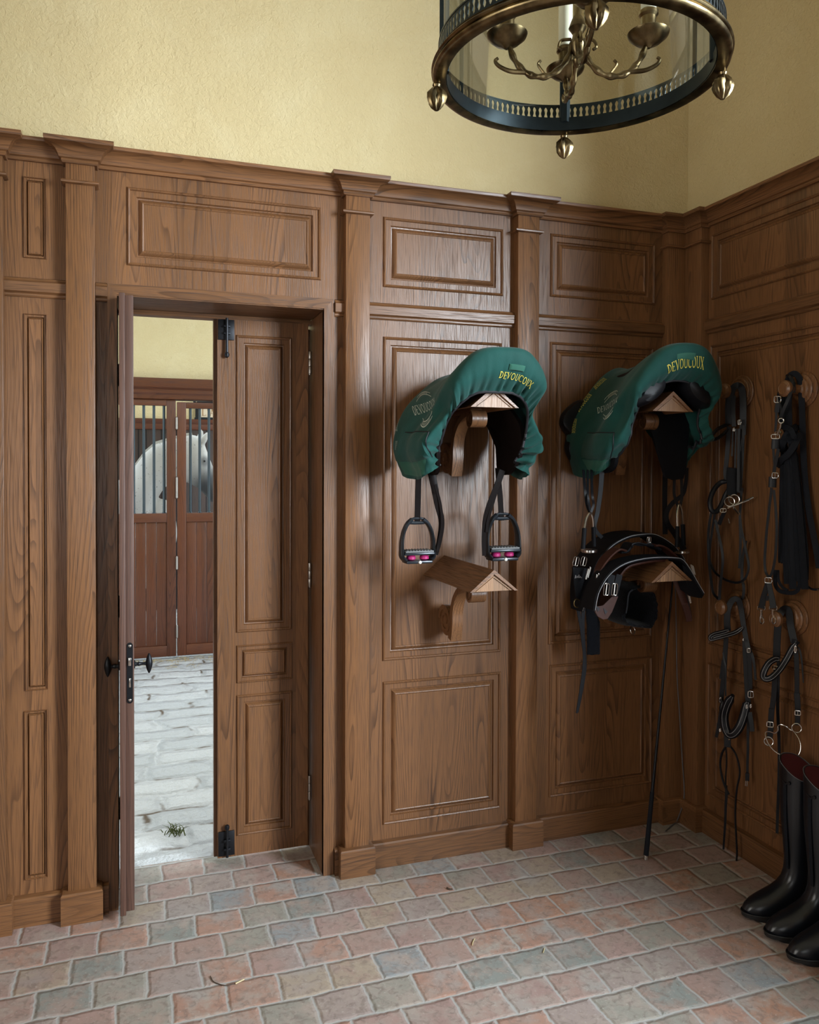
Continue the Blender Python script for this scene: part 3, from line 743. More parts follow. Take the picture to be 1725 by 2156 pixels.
class Surf:
    """spline surface through sections; u runs from the open arch forward, v from one flap over the seat to the other"""
    def __init__(s, cx, secs, dz=lambda u, v, p: 0, wr=1.0, seed=0, lift=0, out=0):
        s.lift, s.out = lift, out; s.cx, s.wr, s.seed = cx, wr, seed
        s.rows = []
        for sec in secs:
            half = [V((a_, y, z)) for a_, z, y in sec]
            full = [V((-p.x, p.y, p.z)) for p in half[::-1]]+half[1:]
            s.rows.append(full)
        s.nu, s.nv = len(secs), len(s.rows[0]); s.dz = dz
    @staticmethod
    def c1(P, t):
        n = len(P)-1; x = min(max(t, 0), 1)*n; i = min(int(x), n-1); f = x-i
        b, c = P[i], P[i+1]; a = P[i-1] if i > 0 else 2*b-c; d = P[i+2] if i+2 <= n else 2*c-b
        return .5*((2*b)+(c-a)*f+(2*a-5*b+4*c-d)*f*f+(3*b-a-3*c+d)*f**3)
    def raw(s, u, v):
        p = s.c1([s.c1(r, (v+1)/2) for r in s.rows], u)
        if p.x > 0 and u > .3:      # the far flap is drawn back from the wall
            k = min(1, max(0, (1.70-p.z)/.16)); m = min(1, (u-.3)/.4)
            p.y -= .085*k*m*k
        if p.x > 0 and s.lift:
            k = min(1, max(0, (1.70-p.z)/.20)); k = k*k*(3-2*k); p.x += s.out*k; p.z += s.lift*k*k
        return p
    def nrm(s, u, v):
        e = .004; a = s.raw(min(u+e,1), v)-s.raw(max(u-e,0), v); b = s.raw(u, min(v+e,1))-s.raw(u, max(v-e,-1))
        n = b.cross(a); return n.normalized() if n.length > 1e-9 else V((0,0,1))
    def pt(s, u, v, off=0):
        p = s.raw(u, v); n = s.nrm(u, v); L = v*7.0
        g = math.exp(-u/.075)*(.35+.9*abs(noise.noise(V((v*3.1+s.seed, 4.2, u*2)))))*1.5*math.sin(min(u/.03,1)*PI/2)
        w = .0115*g*(math.sin(v*70+2*math.sin(v*9+s.seed))+.5*math.sin(v*127+s.seed))*(.25+.75*abs(math.sin(v*4.3+s.seed)))
        w += .007*noise.noise(V((u*5+s.seed, v*4, .3)))-.007*math.exp(-((u-.52-.1*math.sin(v*5))/.045)**2)*(.4+.6*abs(v))+.006*max(0, abs(v)-.25)*noise.noise(V((u*14, v*7+s.seed, 2.3)))
        side = max(0, abs(v)-.62)*(1 if v > 0 else .3)*math.exp(-u/.28)
        w += .085*side*(math.sin(v*74+s.seed+u*11+2.2*noise.noise(V((v*6,u*7,s.seed))))*(.5+.8*abs(noise.noise(V((v*5+3,u*5,1)))))+.4*noise.noise(V((v*22,u*12,7))))
        q_ = p+n*(w*s.wr+off); return V((q_.x+s.cx, q_.y, q_.z+s.dz(u, v, p)))
    def mesh(s, nu=70, nv=170):
        mb = MB(); rows = [[s.pt(i/nu, -1+2*j/nv) for j in range(nv+1)] for i in range(nu+1)]
        b = len(mb.v); mb.loft(rows, False, False); return mb
    def uv(s, px, py, vr, ur=(0,1)):
        best = None
        for (ulo, uhi, vlo, vhi, n) in ((ur[0], ur[1], vr[0], vr[1], 36),):
            for i in range(n+1):
                for j in range(n+1):
                    u, v = ulo+(uhi-ulo)*i/n, vlo+(vhi-vlo)*j/n
                    d = (V((s.raw(u,v).x+s.cx, s.raw(u,v).y, s.raw(u,v).z+s.dz(u,v,s.raw(u,v))))-CAM)
                    z = d.dot(FW); e = (CX+FPX*d.dot(RT)/z-px)**2+(CY-FPX*d.dot(UP)/z-py)**2
                    n_ = s.nrm(u, v)
                    if n_.dot(d) > 0: e += 400
                    if best is None or e < best[0]: best = (e, u, v)
        return best[1], best[2]
    def text(s, mb, txt, p0, p1, p2, vr, ur=(0,1), off=.0016, **k):
        a = s.uv(*p0, vr, ur); b = s.uv(*p1, vr, ur); c = s.uv(*p2, vr, ur)
        L = sum(GL[ch][0]+.06 for ch in txt)
        f = lambda x, h: s.pt(a[0]+(b[0]-a[0])*x/L+(c[0]-a[0])*h, a[1]+(b[1]-a[1])*x/L+(c[1]-a[1])*h, off)
        write(mb, txt, f, 1.0, **k); return f
    def patch(s, quad, vr, ur=(0,1), off=.004, n=14):
        c = [s.uv(*p, vr, ur) for p in quad]; rows = []
        for i in range(n+1):
            r = []
            for j in range(n+1):
                f, g = i/n, j/n
                u = (c[0][0]*(1-g)+c[1][0]*g)*(1-f)+(c[3][0]*(1-g)+c[2][0]*g)*f
                v = (c[0][1]*(1-g)+c[1][1]*g)*(1-f)+(c[3][1]*(1-g)+c[2][1]*g)*f
                e = min(f, g, 1-f, 1-g); r.append(s.pt(u, v, off*min(1, .35+e*6)))
            rows.append(r)
        mb = MB().loft(rows, False, False)
        return mb, rows

SEC = [
 [(0,1.745,-.420),(.075,1.738,-.415),(.125,1.70,-.385),(.148,1.64,-.355),(.155,1.57,-.335),(.138,1.478,-.305)],
 [(0,1.80,-.485),(.085,1.79,-.478),(.155,1.745,-.445),(.154,1.672,-.385),(.212,1.57,-.37),(.165,1.466,-.33)],
 [(0,1.872,-.49),(.095,1.855,-.475),(.172,1.77,-.425),(.160,1.685,-.350),(.224,1.57,-.335),(.188,1.462,-.315)],
 [(0,1.874,-.43),(.09,1.858,-.42),(.163,1.775,-.37),(.182,1.68,-.31),(.226,1.57,-.28),(.192,1.455,-.27)],
 [(0,1.838,-.30),(.075,1.824,-.30),(.135,1.765,-.27),(.180,1.675,-.24),(.224,1.57,-.21),(.192,1.452,-.20)],
 [(0,1.828,-.18),(.07,1.812,-.17),(.135,1.762,-.15),(.195,1.68,-.13),(.232,1.57,-.11),(.200,1.452,-.11)],
 [(0,1.838,-.10),(.07,1.815,-.09),(.135,1.765,-.075),(.197,1.69,-.06),(.226,1.57,-.055),(.198,1.455,-.065)],
 [(0,1.80,-.06),(.05,1.78,-.055),(.115,1.735,-.045),(.165,1.66,-.040),(.19,1.56,-.038),(.170,1.475,-.05)],
]
for i in range(4):
    SEC[i] = [(a_, z-(.006 if i == 0 else 0), y-(.052, .052, .050, .034, .006, 0)[j]*(1 if i < 3 else .6)) for j, (a_, z, y) in enumerate(SEC[i])]
BOT = (1.500,1.484,1.470,1.455,1.450,1.458,1.474,1.500)
for i in range(8): SEC[i] = SEC[i][:5]+[(SEC[i][5][0], BOT[i], SEC[i][5][2])]
def flap_plate(cx, side, outline, s_of_z, th):
    """curved leather flap: outline in (y, z); its distance from the saddle axis follows its height"""
    c = (sum(p[0] for p in outline)/len(outline), sum(p[1] for p in outline)/len(outline))
    rings = []
    for k, off in ((.0, 0), (.5, 0), (.96, 0), (1, .002), (1, th-.002), (.96, th), (.5, th), (0, th)):
        kk = max(k, .02)
        rings.append([(cx+side*(s_of_z(c[1]+(z-c[1])*kk)+off), c[0]+(y-c[0])*kk, c[1]+(z-c[1])*kk) for y, z in outline])
    return MB().loft(rings, True, True)
def poly(pts, n=6):
    c = cr([(p[0], p[1], 0) for p in pts+[pts[0]]], n)[:-1]; return [(p.x, p.y) for p in c]
def interp(tab):
    def f(z):
        if z <= tab[0][0]: return tab[0][1]
        for (a_, b_), (c, d) in zip(tab, tab[1:]):
            if z <= c: return b_+(d-b_)*(z-a_)/(c-a_)
        return tab[-1][1]
    return f
sz = interp([(1.45,.125),(1.52,.143),(1.57,.150),(1.64,.14),(1.70,.11),(1.76,.07)])

def seat_block(cx, dz=0):
    """the saddle's own seat, pommel and cantle under the cover"""
    rows = []
    for y, top, hw in ((-.40,1.835,.07),(-.385,1.85,.10),(-.36,1.845,.11),(-.30,1.815,.10),(-.18,1.805,.08),(-.10,1.815,.065),(-.07,1.80,.045)):
        rows.append([(cx+hw*math.cos(a_), y, 1.785+dz+(top-1.785)*max(0, math.sin(a_))+ (-.03 if math.sin(a_) < -.01 else 0)) for a_ in [2*PI*k/20 for k in range(20)]])
    return MB().loft(rows)
def cushion(cx, s, dz=0, r=1.0, y0=0, dx=0):
    pts = [(.075,-.462,1.738,.012),(.082,-.455,1.740,.033),(.088,-.43,1.738,.045),(.092,-.38,1.728,.044),(.094,-.32,1.722,.036),(.094,-.27,1.72,.02),(.094,-.26,1.72,.006)]
    rings = []
    for a_, y, z, rr in pts:
        ring = []
        for k in range(18):
            t = 2*PI*k/18; e, f = rr*1.45*r*math.cos(t), rr*.72*r*math.sin(t)
            ring.append((cx+s*(a_+dx+e*.78+f*.62), y+y0, z+dz-e*.62+f*.78))
        rings.append(ring)
    return MB().loft(rings)

# ---------------------------------------------------------------- saddle beside the door
sA = thing('saddle', 'saddle by the door with two pink trimmed stirrups hanging from it', 'saddle', (AX, -.25, 1.70), 'covered saddles on the upper racks')
seat_block(AX).build('seat', M['leather'], sA)
for s in (-1, 1):
    cushion(AX, s, -.004, .62, .055).build('panel', M['leather'], sA)
    ol = poly([(-.30,1.735),(-.345,1.66),(-.347,1.58),(-.322,1.51),(-.275,1.470),(-.215,1.472),(-.165,1.50),(-.13,1.57),(-.08,1.65),(-.05,1.74)])
    flap_plate(AX, s, ol, sz, .018).build('flap', M['darkbrown'], sA)
def iron(px, py, wpx_, Y, parent):
    """composite stirrup iron with open bed, grip pad and two pink elastomers"""
    c = PB(px, py, Y); k = (PB(px+wpx_/2, py, Y).x-PB(px-wpx_/2, py, Y).x)/.116; x, z = c.x, c.z
    g = lambda pts: [V((x+a_*k, Y, z+(b_*.8 if b_ > 0 else b_)*k)) for a_, b_ in pts]
    left = cr(g([(-.020,.135),(-.037,.117),(-.050,.084),(-.0565,.045),(-.0575,.005),(-.056,-.018),(-.046,-.030)]), 6)
    fr = MB()
    for s in (-1, 1):
        pts = [V((2*x-p.x if s > 0 else p.x, p.y, p.z)) for p in left]
        n = len(pts); rows = []
        for i, p in enumerate(pts):
            t = (pts[min(i+1,n-1)]-pts[max(i-1,0)]).normalized(); sd = V((t.z, 0, -t.x)); dp = (.011+.016*min(1, i/n*1.2))*k; tk = (.0085-.0025*math.sin(i/n*PI))*k
            rows.append([p+sd*(tk*math.cos(a_))+V((0, dp*math.sin(a_), 0)) for a_ in [2*PI*j/12 for j in range(12)]])
        fr.loft(rows)
    fr.tube(g([(-.021,.137),(-.012,.140),(.012,.140),(.021,.137)]), .0045*k, 8).tube(g([(-.026,.122),(-.012,.121),(.012,.121),(.026,.122)]), .0060*k, 8)
    fr.bevbox(x-.047*k, x+.047*k, Y-.028*k, Y+.028*k, z-.041*k, z-.031*k, .003).bevbox(x-.054*k, x+.054*k, Y-.030*k, Y+.030*k, z-.012*k, z-.003*k, .003)
    io = fr.build('stirrup_iron', M['stirrup'], parent)
    pad = MB().bevbox(x-.051*k, x+.051*k, Y-.029*k, Y+.029*k, z-.003*k, z+.003*k, .002)
    for i in range(9): pad.bevbox(x+(-.045+i*.0105)*k, x+(-.041+i*.0105)*k, Y-.027*k, Y+.027*k, z+.003*k, z+.0055*k, .001)
    pad.build('grip_pad', M['grip'], io)
    for s in (-1, 1):
        MB().lathe([(.009*k,-.031*k),(.016*k,-.027*k),(.016*k,-.019*k),(.011*k,-.012*k)], (x+s*.024*k, Y-.002*k, z), 'z', 20).build('elastomer', M['pink'], io)
    MB().lathe([(.001,-.0062*k),(.0052*k,-.004*k),(.0062*k,0)], (x, Y-.028*k, z-.036*k), 'y', 14).build('stud', M['pearl'], io)
    return V((x, Y, z+.108*k)), k
M['stirrup'] = plain('satin_black_composite', (.022,.027,.034), .3, .3, .2); M['grip'] = plain('grey_grip_rubber', (.16,.165,.17), .6, 0, .4, 300)
M['pink'] = plain('magenta_elastomer', (.42,.02,.14), .4, 0, .08); M['pearl'] = plain('white_stud', (.7,.7,.66), .3, 0, .05)
def wm(px, P): return px*((V(P)-CAM).dot(FW))/FPX
tl, _ = iron(879, 1160, 67, -.20, sA); tr, _ = iron(1057.5, 1153, 67, -.20, sA)
def hang(parent, pxs, Y, wpx_, mat='darkbrown', name='stirrup_leather', th=.0042, face=(-.25,-1,0), n=7, ax='B', holes=False):
    pts = cr([(PB(p[0], p[1], p[2] if len(p) > 2 else Y) if ax == 'B' else PW(p[0], p[1], p[2] if len(p) > 2 else Y)) for p in pxs], n)
    w_ = wpx_ if isinstance(wpx_, (int, float)) else None
    ww = [wm(w_, p) for p in pts] if w_ else [wm(wpx_[0]+(wpx_[1]-wpx_[0])*i/(len(pts)-1), p) for i, p in enumerate(pts)]
    return MB().strap(pts, ww, th, face=face).build(name, M[mat], parent, ang=50)
hang(sA, [(882,985,-.21),(880.5,1040,-.203),(879,1101,-.2)], -.2, 12.5)
hang(sA, [(907,985,-.235),(915,1025,-.24),(922,1062,-.235),(930,1098,-.23),(926,1135,-.225),(918,1168,-.22)], -.23, (17, 9.5))
hang(sA, [(917,1020,-.243),(928,1065,-.24),(931,1105,-.237),(924,1145,-.23),(921,1160,-.23)], -.23, 6)
hang(sA, [(1048,985,-.20),(1053,1040,-.2),(1056.5,1096,-.2)], -.2, 11)
hang(sA, [(1058,990,-.27),(1047,1022,-.27),(1030,1065,-.262),(1022,1095,-.255),(1019,1135,-.25),(1019.5,1170,-.25)], -.25, (14, 8))
hang(sA, [(1052,1015,-.272),(1038,1060,-.266),(1028,1095,-.26),(1025,1120,-.258)], -.25, 6)

cA = thing('saddle_cover', 'green cotton saddle cover on the saddle by the door', 'saddle cover', (AX, -.25, 1.46), 'green embroidered saddle covers')
SA = Surf(AX, SEC, seed=.7)
SA.mesh().build('shell', M['green'], cA, ang=60)
def binding(S, par, r=.0048):
    MB().tube([S.pt(.002, -1+2*j/90) for j in range(91)], r, 8).build('binding', M['piping'], par)
binding(SA, cA)
LV, RV = (-1, -.2), (-.15, .6)
mb = MB(); SA.text(mb, 'DEVOUCOUX', (1051,797), (1116,817), (1055,781), RV, (.02,.42)); mb.build('lettering', M['yellowthread'], cA, smooth=False)
def crest(S, par, p0, p1, p2, vr):
    mb = MB(); f = S.text(mb, 'DEVOUCOUX', p0, p1, p2, vr)
    L = 8.3
    for base, sgn in ((1.45, 1), (-.5, -1)):
        for rr in (0, .55):
            pts = [(L*(.22+.56*i/14), base+sgn*(rr+ .75*(1-((i-7)/7)**2))) for i in range(15)]
            mb.loft([[f(x, h-.06), f(x, h+.06)] for x, h in pts], False, False)
        for i in range(3, 12):
            x = L*(.22+.56*i/14); h0 = base+sgn*(.75*(1-((i-7)/7)**2)); mb.loft([[f(x-.06, h0+sgn*.12), f(x+.06, h0+sgn*.12)], [f(x+.1, h0+sgn*.45), f(x+.22, h0+sgn*.45)]], False, False)
    mb.build('emblem', M['whitethread'], par, smooth=False)
crest(SA, cA, (873,873), (914,851), (868,858), LV)
pk, rows = SA.patch([(852,912),(904,909),(912,962),(836,968)], (-1,-.4), off=.007)
po = pk.build('pocket', M['green'], cA)
MB().tube([rows[0][j]+V((0,-.001,.001)) for j in range(len(rows[0]))]+[rows[i][-1] for i in range(1,len(rows))], .002, 6).build('hem', M['piping'], po)
SA.patch([(838,972),(897,966),(895,996),(853,998)], (-1,-.6), off=.002)[0].build('corner_patch', M['greenpatch'], cA)
tb, rows = SA.patch([(1074,764),(1106,771),(1104,785),(1072,779)], RV, (.1,.42), off=.007); tb.build('loop', M['greenpatch'], cA)
mb = MB(); SA.text(mb, 'DEVOUCOUX', (838,905), (841,880), (834,905), (-1,-.3), (.4,1)); mb.build('edge_lettering', M['whitethread'], cA, smooth=False); mb = MB(); SA.text(mb, 'DEVOUCOUX', (836,950), (837,925), (833,950), (-1,-.3), (.4,1)); mb.build('edge_lettering', M['whitethread'], cA, smooth=False)

# ---------------------------------------------------------------- saddle in the corner bay
sC = thing('saddle', 'saddle in the corner bay showing black padded panels and metal stirrups', 'saddle', (CX_, -.25, 1.70), 'covered saddles on the upper racks')
seat_block(CX_, .05).build('seat', M['leather'], sC)
for s in (-1, 1):
    cushion(CX_, s, .026, 1.12, -.022, .014).build('panel', M['leather'], sC)
flap_plate(CX_, -1, poly([(-.30,1.735),(-.345,1.66),(-.347,1.58),(-.322,1.51),(-.275,1.480),(-.215,1.475),(-.12,1.50),(-.07,1.55),(-.05,1.65),(-.08,1.74)]), sz, .018).build('flap', M['leathermat'], sC)
# the far flap hangs square below the rack
FL = [(1366,868),(1410,866),(1454,868),(1452,920),(1447,985),(1441,1008),(1420,1011),(1402,1004),(1394,975),(1378,925),(1368,895)]
pf = [PB(x, y, -.30) for x, y in FL]; MB().loft([[p+V((0,dy*.12+.02*(p.x-CX_),0)) for p in pf] for dy in (0, .1)], True, True).build('flap', M['leathermat'], sC, ang=40)
# knee roll ahead of the cover
KR = [(1240,842),(1222,842),(1202,855),(1187,872),(1184,890),(1192,905),(1200,918),(1196,945),(1203,968),(1218,988),(1236,999),(1250,990),(1240,930)]
pk_ = cr([PB(x, y, -.085) for x, y in KR+[KR[0]]], 5)[:-1]; cc = sum(pk_, V())/len(pk_)
MB().loft([[cc+(p-cc)*k+V((0,d,0)) for p in pk_] for k, d in ((.05,-.012),(.7,-.012),(.95,-.006),(1,.006),(1,.02),(.9,.035),(.05,.035))], True, True).build('knee_roll', M['leather'], sC)

def dzc(u, v, p):
    k = max(0, 1-abs(v)/.62); return .052*(k*k*(3-2*k))
SECC = [list(s_) for s_ in SEC]
SECC[0] = [(0,1.752,-.470),(.08,1.744,-.465),(.124,1.715,-.44),(.136,1.655,-.405),(.150,1.575,-.385),(.150,1.495,-.265)]
SECC[1] = [(0,1.80,-.53),(.09,1.79,-.525),(.165,1.745,-.49),(.166,1.68,-.435),(.188,1.585,-.405),(.166,1.482,-.255)]
for i in (2, 3):
    SECC[i] = [(a_*1.06 if j < 4 else a_, z, y) for j, (a_, z, y) in enumerate(SEC[i])]
    SECC[i][4] = (.212, 1.57, (-.365, -.30)[i-2]); SECC[i][5] = (.178, (1.470, 1.460)[i-2], (-.24, -.21)[i-2])
for i in (4, 5, 6, 7):
    SECC[i] = [(a_*(.97 if j < 2 else (.95 if j < 4 else .90)), z, y) for j, (a_, z, y) in enumerate(SEC[i])]
cC = thing('saddle_cover', 'green cotton saddle cover with yellow side lettering in the corner bay', 'saddle cover', (CX_, -.25, 1.46), 'green embroidered saddle covers')
SCv = Surf(CX_, SECC, dzc, .8, 3.1, .05, .035)
SCv.mesh().build('shell', M['green'], cC, ang=60); binding(SCv, cC)
mb = MB(); SCv.text(mb, 'DEVOUCOUX', (1405,785), (1484,778), (1403,769), (-.35,.6), (.02,.45)); mb.build('lettering', M['yellowthread'], cC, smooth=False)
crest(SCv, cC, (1261,872), (1301,846), (1257,857), LV)
pk, rows = SCv.patch([(1237,913),(1294,913),(1287,963),(1224,961)], (-1,-.4), off=.007)
po = pk.build('pocket', M['green'], cC)
MB().tube([rows[0][j]+V((0,-.001,.001)) for j in range(len(rows[0]))]+[rows[i][-1] for i in range(1,len(rows))], .002, 6).build('hem', M['piping'], po)
SCv.patch([(1224,966),(1276,967),(1275,990),(1238,990)], (-1,-.6), off=.002)[0].build('corner_patch', M['greenpatch'], cC)
SCv.patch([(1426,747),(1465,745),(1462,760),(1426,759)], (-.35,.6), (.05,.6), off=.003)[0].build('patch', M['greenpatch'], cC)
for p0, p1, p2 in (((1253,818),(1278,799),(1248,812)),((1219,866),(1245,829),(1213,861)),((1211,915),(1216,880),(1206,914))):
    mb = MB(); SCv.text(mb, 'DEVOUCOUX', p0, p1, p2, (-1,-.1), (.3,1)); mb.build('edge_lettering', M['yellowthread'], cC, smooth=False)
# leathers and wrapped metal stirrups
F_ = (-.3,-1,0)
hang(sC, [(1229,990,-.22),(1232,1030),(1236,1062),(1243,1080)], -.30, 6, 'leather')
hang(sC, [(1238,990,-.22),(1238,1040),(1243,1075)], -.31, 5, 'leather')
hang(sC, [(1246,990,-.22),(1247,1040),(1250,1062),(1243,1082)], -.31, 5.5, 'leather')
hang(sC, [(1268,985),(1265,1030),(1259,1075),(1252,1108),(1258,1122),(1268,1132)], -.24, (11,8), 'leather')
def wrapped(top, la, lb, ra, rb, tread, Y):
    st_ = MB(); t = PB(*top, Y)
    st_.tube(cr([PB(*la, Y-.015), PB((top[0]+la[0])/2-2, (top[1]*2+la[1])/3, Y-.008), t+V((0,0,.004)), PB((top[0]+ra[0])/2+2, (top[1]*2+ra[1])/3, Y+.008), PB(*ra, Y+.02)], 6), .0046, 10)
    a_, b_ = PB(*tread[0], Y-.02), PB(*tread[1], Y+.03)
    o = st_.build('stirrup_iron', M['steel'], sC); st_ = MB()
    st_.lathe([(.0, -.006),(.026,-.006),(.029,-.003),(.029,.004),(.026,.006),(.0,.006)], ((a_+b_)/2), 'z', 24); st_.build('tread', M['steel'], o)
    MB().tube([PB(*la, Y-.015), PB(*lb, Y-.018)], .0082, 12).build('leather_wrap', M['leathermat'], o)
    MB().tube([PB(*ra, Y+.02), PB(*rb, Y+.025)], .0082, 12).build('leather_wrap', M['leathermat'], o)
wrapped((1243,1082), (1231,1112), (1228,1156), (1250,1110), (1251,1150), ((1226,1162),(1256,1158)), -.33)
wrapped((1430,1064), (1427,1108), (1426,1152), (1438,1104), (1440,1148), ((1428,1164),(1444,1160)), -.30)
hang(sC, [(1401,1000),(1400,1060),(1401,1125)], -.12, 11, 'leather')
hang(sC, [(1421,1000),(1420,1040),(1428,1066)], -.29, 6, 'leather')
hang(sC, [(1435,1000),(1436,1045),(1432,1068)], -.29, 6, 'leather')
hang(sC, [(1447,985,-.26),(1444,1020,-.25),(1437,1042,-.24),(1416,1060,-.22),(1404,1080,-.21),(1406,1102,-.21),(1422,1125,-.2),(1441,1158,-.2)], -.2, (7,13), 'leather')
# ================================================================== GIRTHS AND TRAINING GEAR ON THE LOWER CORNER RACK
def k8(x, y): return (1150+x/4.3125, 1080+y/4.3125)
def drape(front, Y0, width, th=.006, n=8, taper=None):
    """strap bent over the rack: its front edge measured at depth Y0, its width running back to the wall"""
    pts = cr([PB(*k8(*p), Y0) for p in front], n); N_ = len(pts); rows = []
    for i, p in enumerate(pts):
        t = (pts[min(i+1,N_-1)]-pts[max(i-1,0)]).normalized(); nn = V((-t.z, 0, t.x))
        w_ = width if taper is None else width*taper(i/(N_-1)); y0, y1 = Y0, Y0+w_; k = th
        rows.append([V((p.x, y0, p.z))-nn*k*.5+V((0,.002,0)), V((p.x, y0, p.z)), V((p.x, y0+.002, p.z))+nn*k*.5, V((p.x, y1-.002, p.z))+nn*k*.5, V((p.x, y1, p.z)), V((p.x, y1-.002, p.z))-nn*k*.5])
    return MB().loft(rows, True, True), pts
def edge_tube(pts, y, r, off=0):
    return MB().tube([V((p.x, y, p.z+off)) for p in pts], r, 8)
ends = lambda a: (lambda t: max(.25, min(1, t/a*1.0, (1-t)/a)) ** .5)
def buckle(par, c, w_, h_, up=(0,0,1), side=(1,0,0), r=.0022, mat='steel'):
    c, up, side = V(c), V(up).normalized(), V(side).normalized(); pts = []
    for k in range(20):
        a_ = 2*PI*k/20; x = math.copysign(abs(math.cos(a_))**.45, math.cos(a_)); z = math.copysign(abs(math.sin(a_))**.45, math.sin(a_))
        pts.append(c+side*(x*w_/2)+up*(z*h_/2))
    mb = MB().tube(pts, r, 8, closed=True)
    mb.tube([c-up*h_/2, c+up*h_/2], r*.8, 6)
    return mb.build('buckle', M[mat], par)
def ring(par, c, rad, nrm=(0,-1,0), r=.0025, mat='steel', name='ring'):
    n_ = V(nrm).normalized(); a_ = n_.orthogonal().normalized(); b_ = n_.cross(a_)
    return MB().tube([V(c)+a_*(rad*math.cos(2*PI*k/28))+b_*(rad*math.sin(2*PI*k/28)) for k in range(28)], r, 8, closed=True).build(name, M[mat], par)
M['brass'] = plain('old_brass', (.42,.30,.13), .3, 1, .1)
# broad black girth at the back
g1p = [(330,900),(352,820),(380,735),(420,610),(480,445),(600,305),(740,228),(870,203),(1000,208),(1140,290),(1215,370),(1260,440)]
G1 = thing('girth', 'broad black padded girth with double buckles draped highest on the rack', 'girth', tuple(PB(*k8(870,203), -.24)), 'girths on the lower corner rack')
mb, pts = drape(g1p, -.30, .15, .012, 8, lambda t: .5+.5*min(1, t*3.2)); mb.build('pad', M['leathermat'], G1)
edge_tube(pts, -.30, .0035).build('piped_edge', M['leather'], G1)
edge_tube(pts, -.304, .0011, .004).build('pale_thread', M['stitch'], G1)
pf = [PB(*k8(*p), -.262) for p in ((235,490),(350,500),(400,520),(375,640),(345,770),(300,800),(262,760),(245,640))]
MB().loft([pf, [p+V((0,-.008,0)) for p in pf]], True, True).build('end_flap', M['leathermat'], G1, ang=40)
for x in (272, 342):
    c = PB(*k8(x,440), -.272); buckle(G1, c, wm(13,c), wm(19,c), (.25,0,1), (1,0,-.2), .0019)
for (x, y) in ((375,555),(392,540)):
    c = PB(*k8(x,y), -.30); buckle(G1, c, wm(4,c), wm(23,c), (.3,0,1), (1,0,-.25), .0014)
sg_ = MB(); pts = [PB(*k8(*p), -.272) for p in ((262,595),(270,565),(272,592),(284,572),(290,590),(300,560),(303,590),(312,575),(318,590),(327,583))]
sg_.tube(cr(pts,4), .0011, 6).build('script_mark', M['stitch'], G1)
c = PB(*k8(283,820), -.272); ring(G1, c, wm(8.7,c), (.2,-1,.1), .0021, 'brass')
def k8h(par, path, Y, w_, mat='leather', name='strap', **kw):
    return hang(par, [k8(*p[:2])+tuple(p[2:]) for p in path], Y, w_, mat, name, **kw)
k8h(G1, [(288,860),(305,960),(322,1060),(335,1180),(345,1290),(340,1400),(322,1540),(300,1680),(278,1818)], -.26, (7.5,3.6))
k8h(G1, [(345,690),(342,820),(335,960),(338,1100),(348,1240),(357,1380),(345,1500),(325,1620),(302,1740),(286,1812)], -.25, (9,3.4))
# black sheepskin strip hanging behind
FS = thing('sheepskin_strip', 'black sheepskin strip hanging down behind the girth straps', 'sheepskin', tuple(PB(*k8(430,900), -.17)))
mb = MB(); rows = []
M['fleece'] = plain('black_fleece', (.006,.007,.010), .95, 0, .4, 120, 1.0, .1, .08)
for i in range(40):
    f = i/39; c = PB(*k8(400+30*min(1,f*3), 860+420*f), -.17); w_ = wm(15.5 if f > .3 else 11+15*f, c)
    rows.append([c+V((w_*math.cos(a_)*(1+.07*noise.noise(V((i*.9,math.cos(a_)*3,1)))), .012*math.sin(a_), .004*noise.noise(V((i*.7,a_*3,0))))) for a_ in [2*PI*k/28 for k in range(28)]])
mb.loft(rows).build('fleece', M['fleece'], FS)
# narrow elastic girth with brown leather ends
G2 = thing('girth', 'narrow girth with brown billet ends lying between the two black girths', 'girth', tuple(PB(*k8(900,290), -.35)), 'girths on the lower corner rack')
mb, pts = drape([(690,360),(745,352),(775,318),(800,285),(860,292),(920,290),(980,300),(1050,335)], -.375, .06, .008, 6); mb.build('elastic', M['leathermat'], G2)
mb, _ = drape([(478,585),(505,520),(560,440),(620,375),(680,335),(735,345)], -.385, .055, .007, 6, lambda t: .55+.45*min(1,t*2.5)); mb.build('leather_end', M['brownleather'], G2)
mb, _ = drape([(1000,300),(1055,300),(1130,340),(1215,420),(1270,470),(1318,520)], -.385, .055, .007, 6, lambda t: .55+.45*min(1,(1-t)*2.5)); mb.build('leather_end', M['brownleather'], G2)
for x, y in ((460,610),(478,598)):
    c = PB(*k8(x,y), -.395); buckle(G2, c, wm(3.5,c), wm(22,c), (.1,0,1), (1,0,-.1), .0014)
for x, y in ((1328,512),(1342,520)):
    c = PB(*k8(x,y), -.395); buckle(G2, c, wm(3.5,c), wm(22,c), (-.35,0,1), (1,0,.35), .0014)
c = PB(*k8(935,245), -.345); buckle(G2, c, wm(9,c), wm(12,c), (0,0,1), (1,0,.1), .0018)
MB().tube(cr([PB(*k8(x,y), -.38) for x, y in ((790,310),(785,285),(840,272),(900,285),(960,275))],5), .0028, 8).build('keeper_loop', M['leather'], G2)
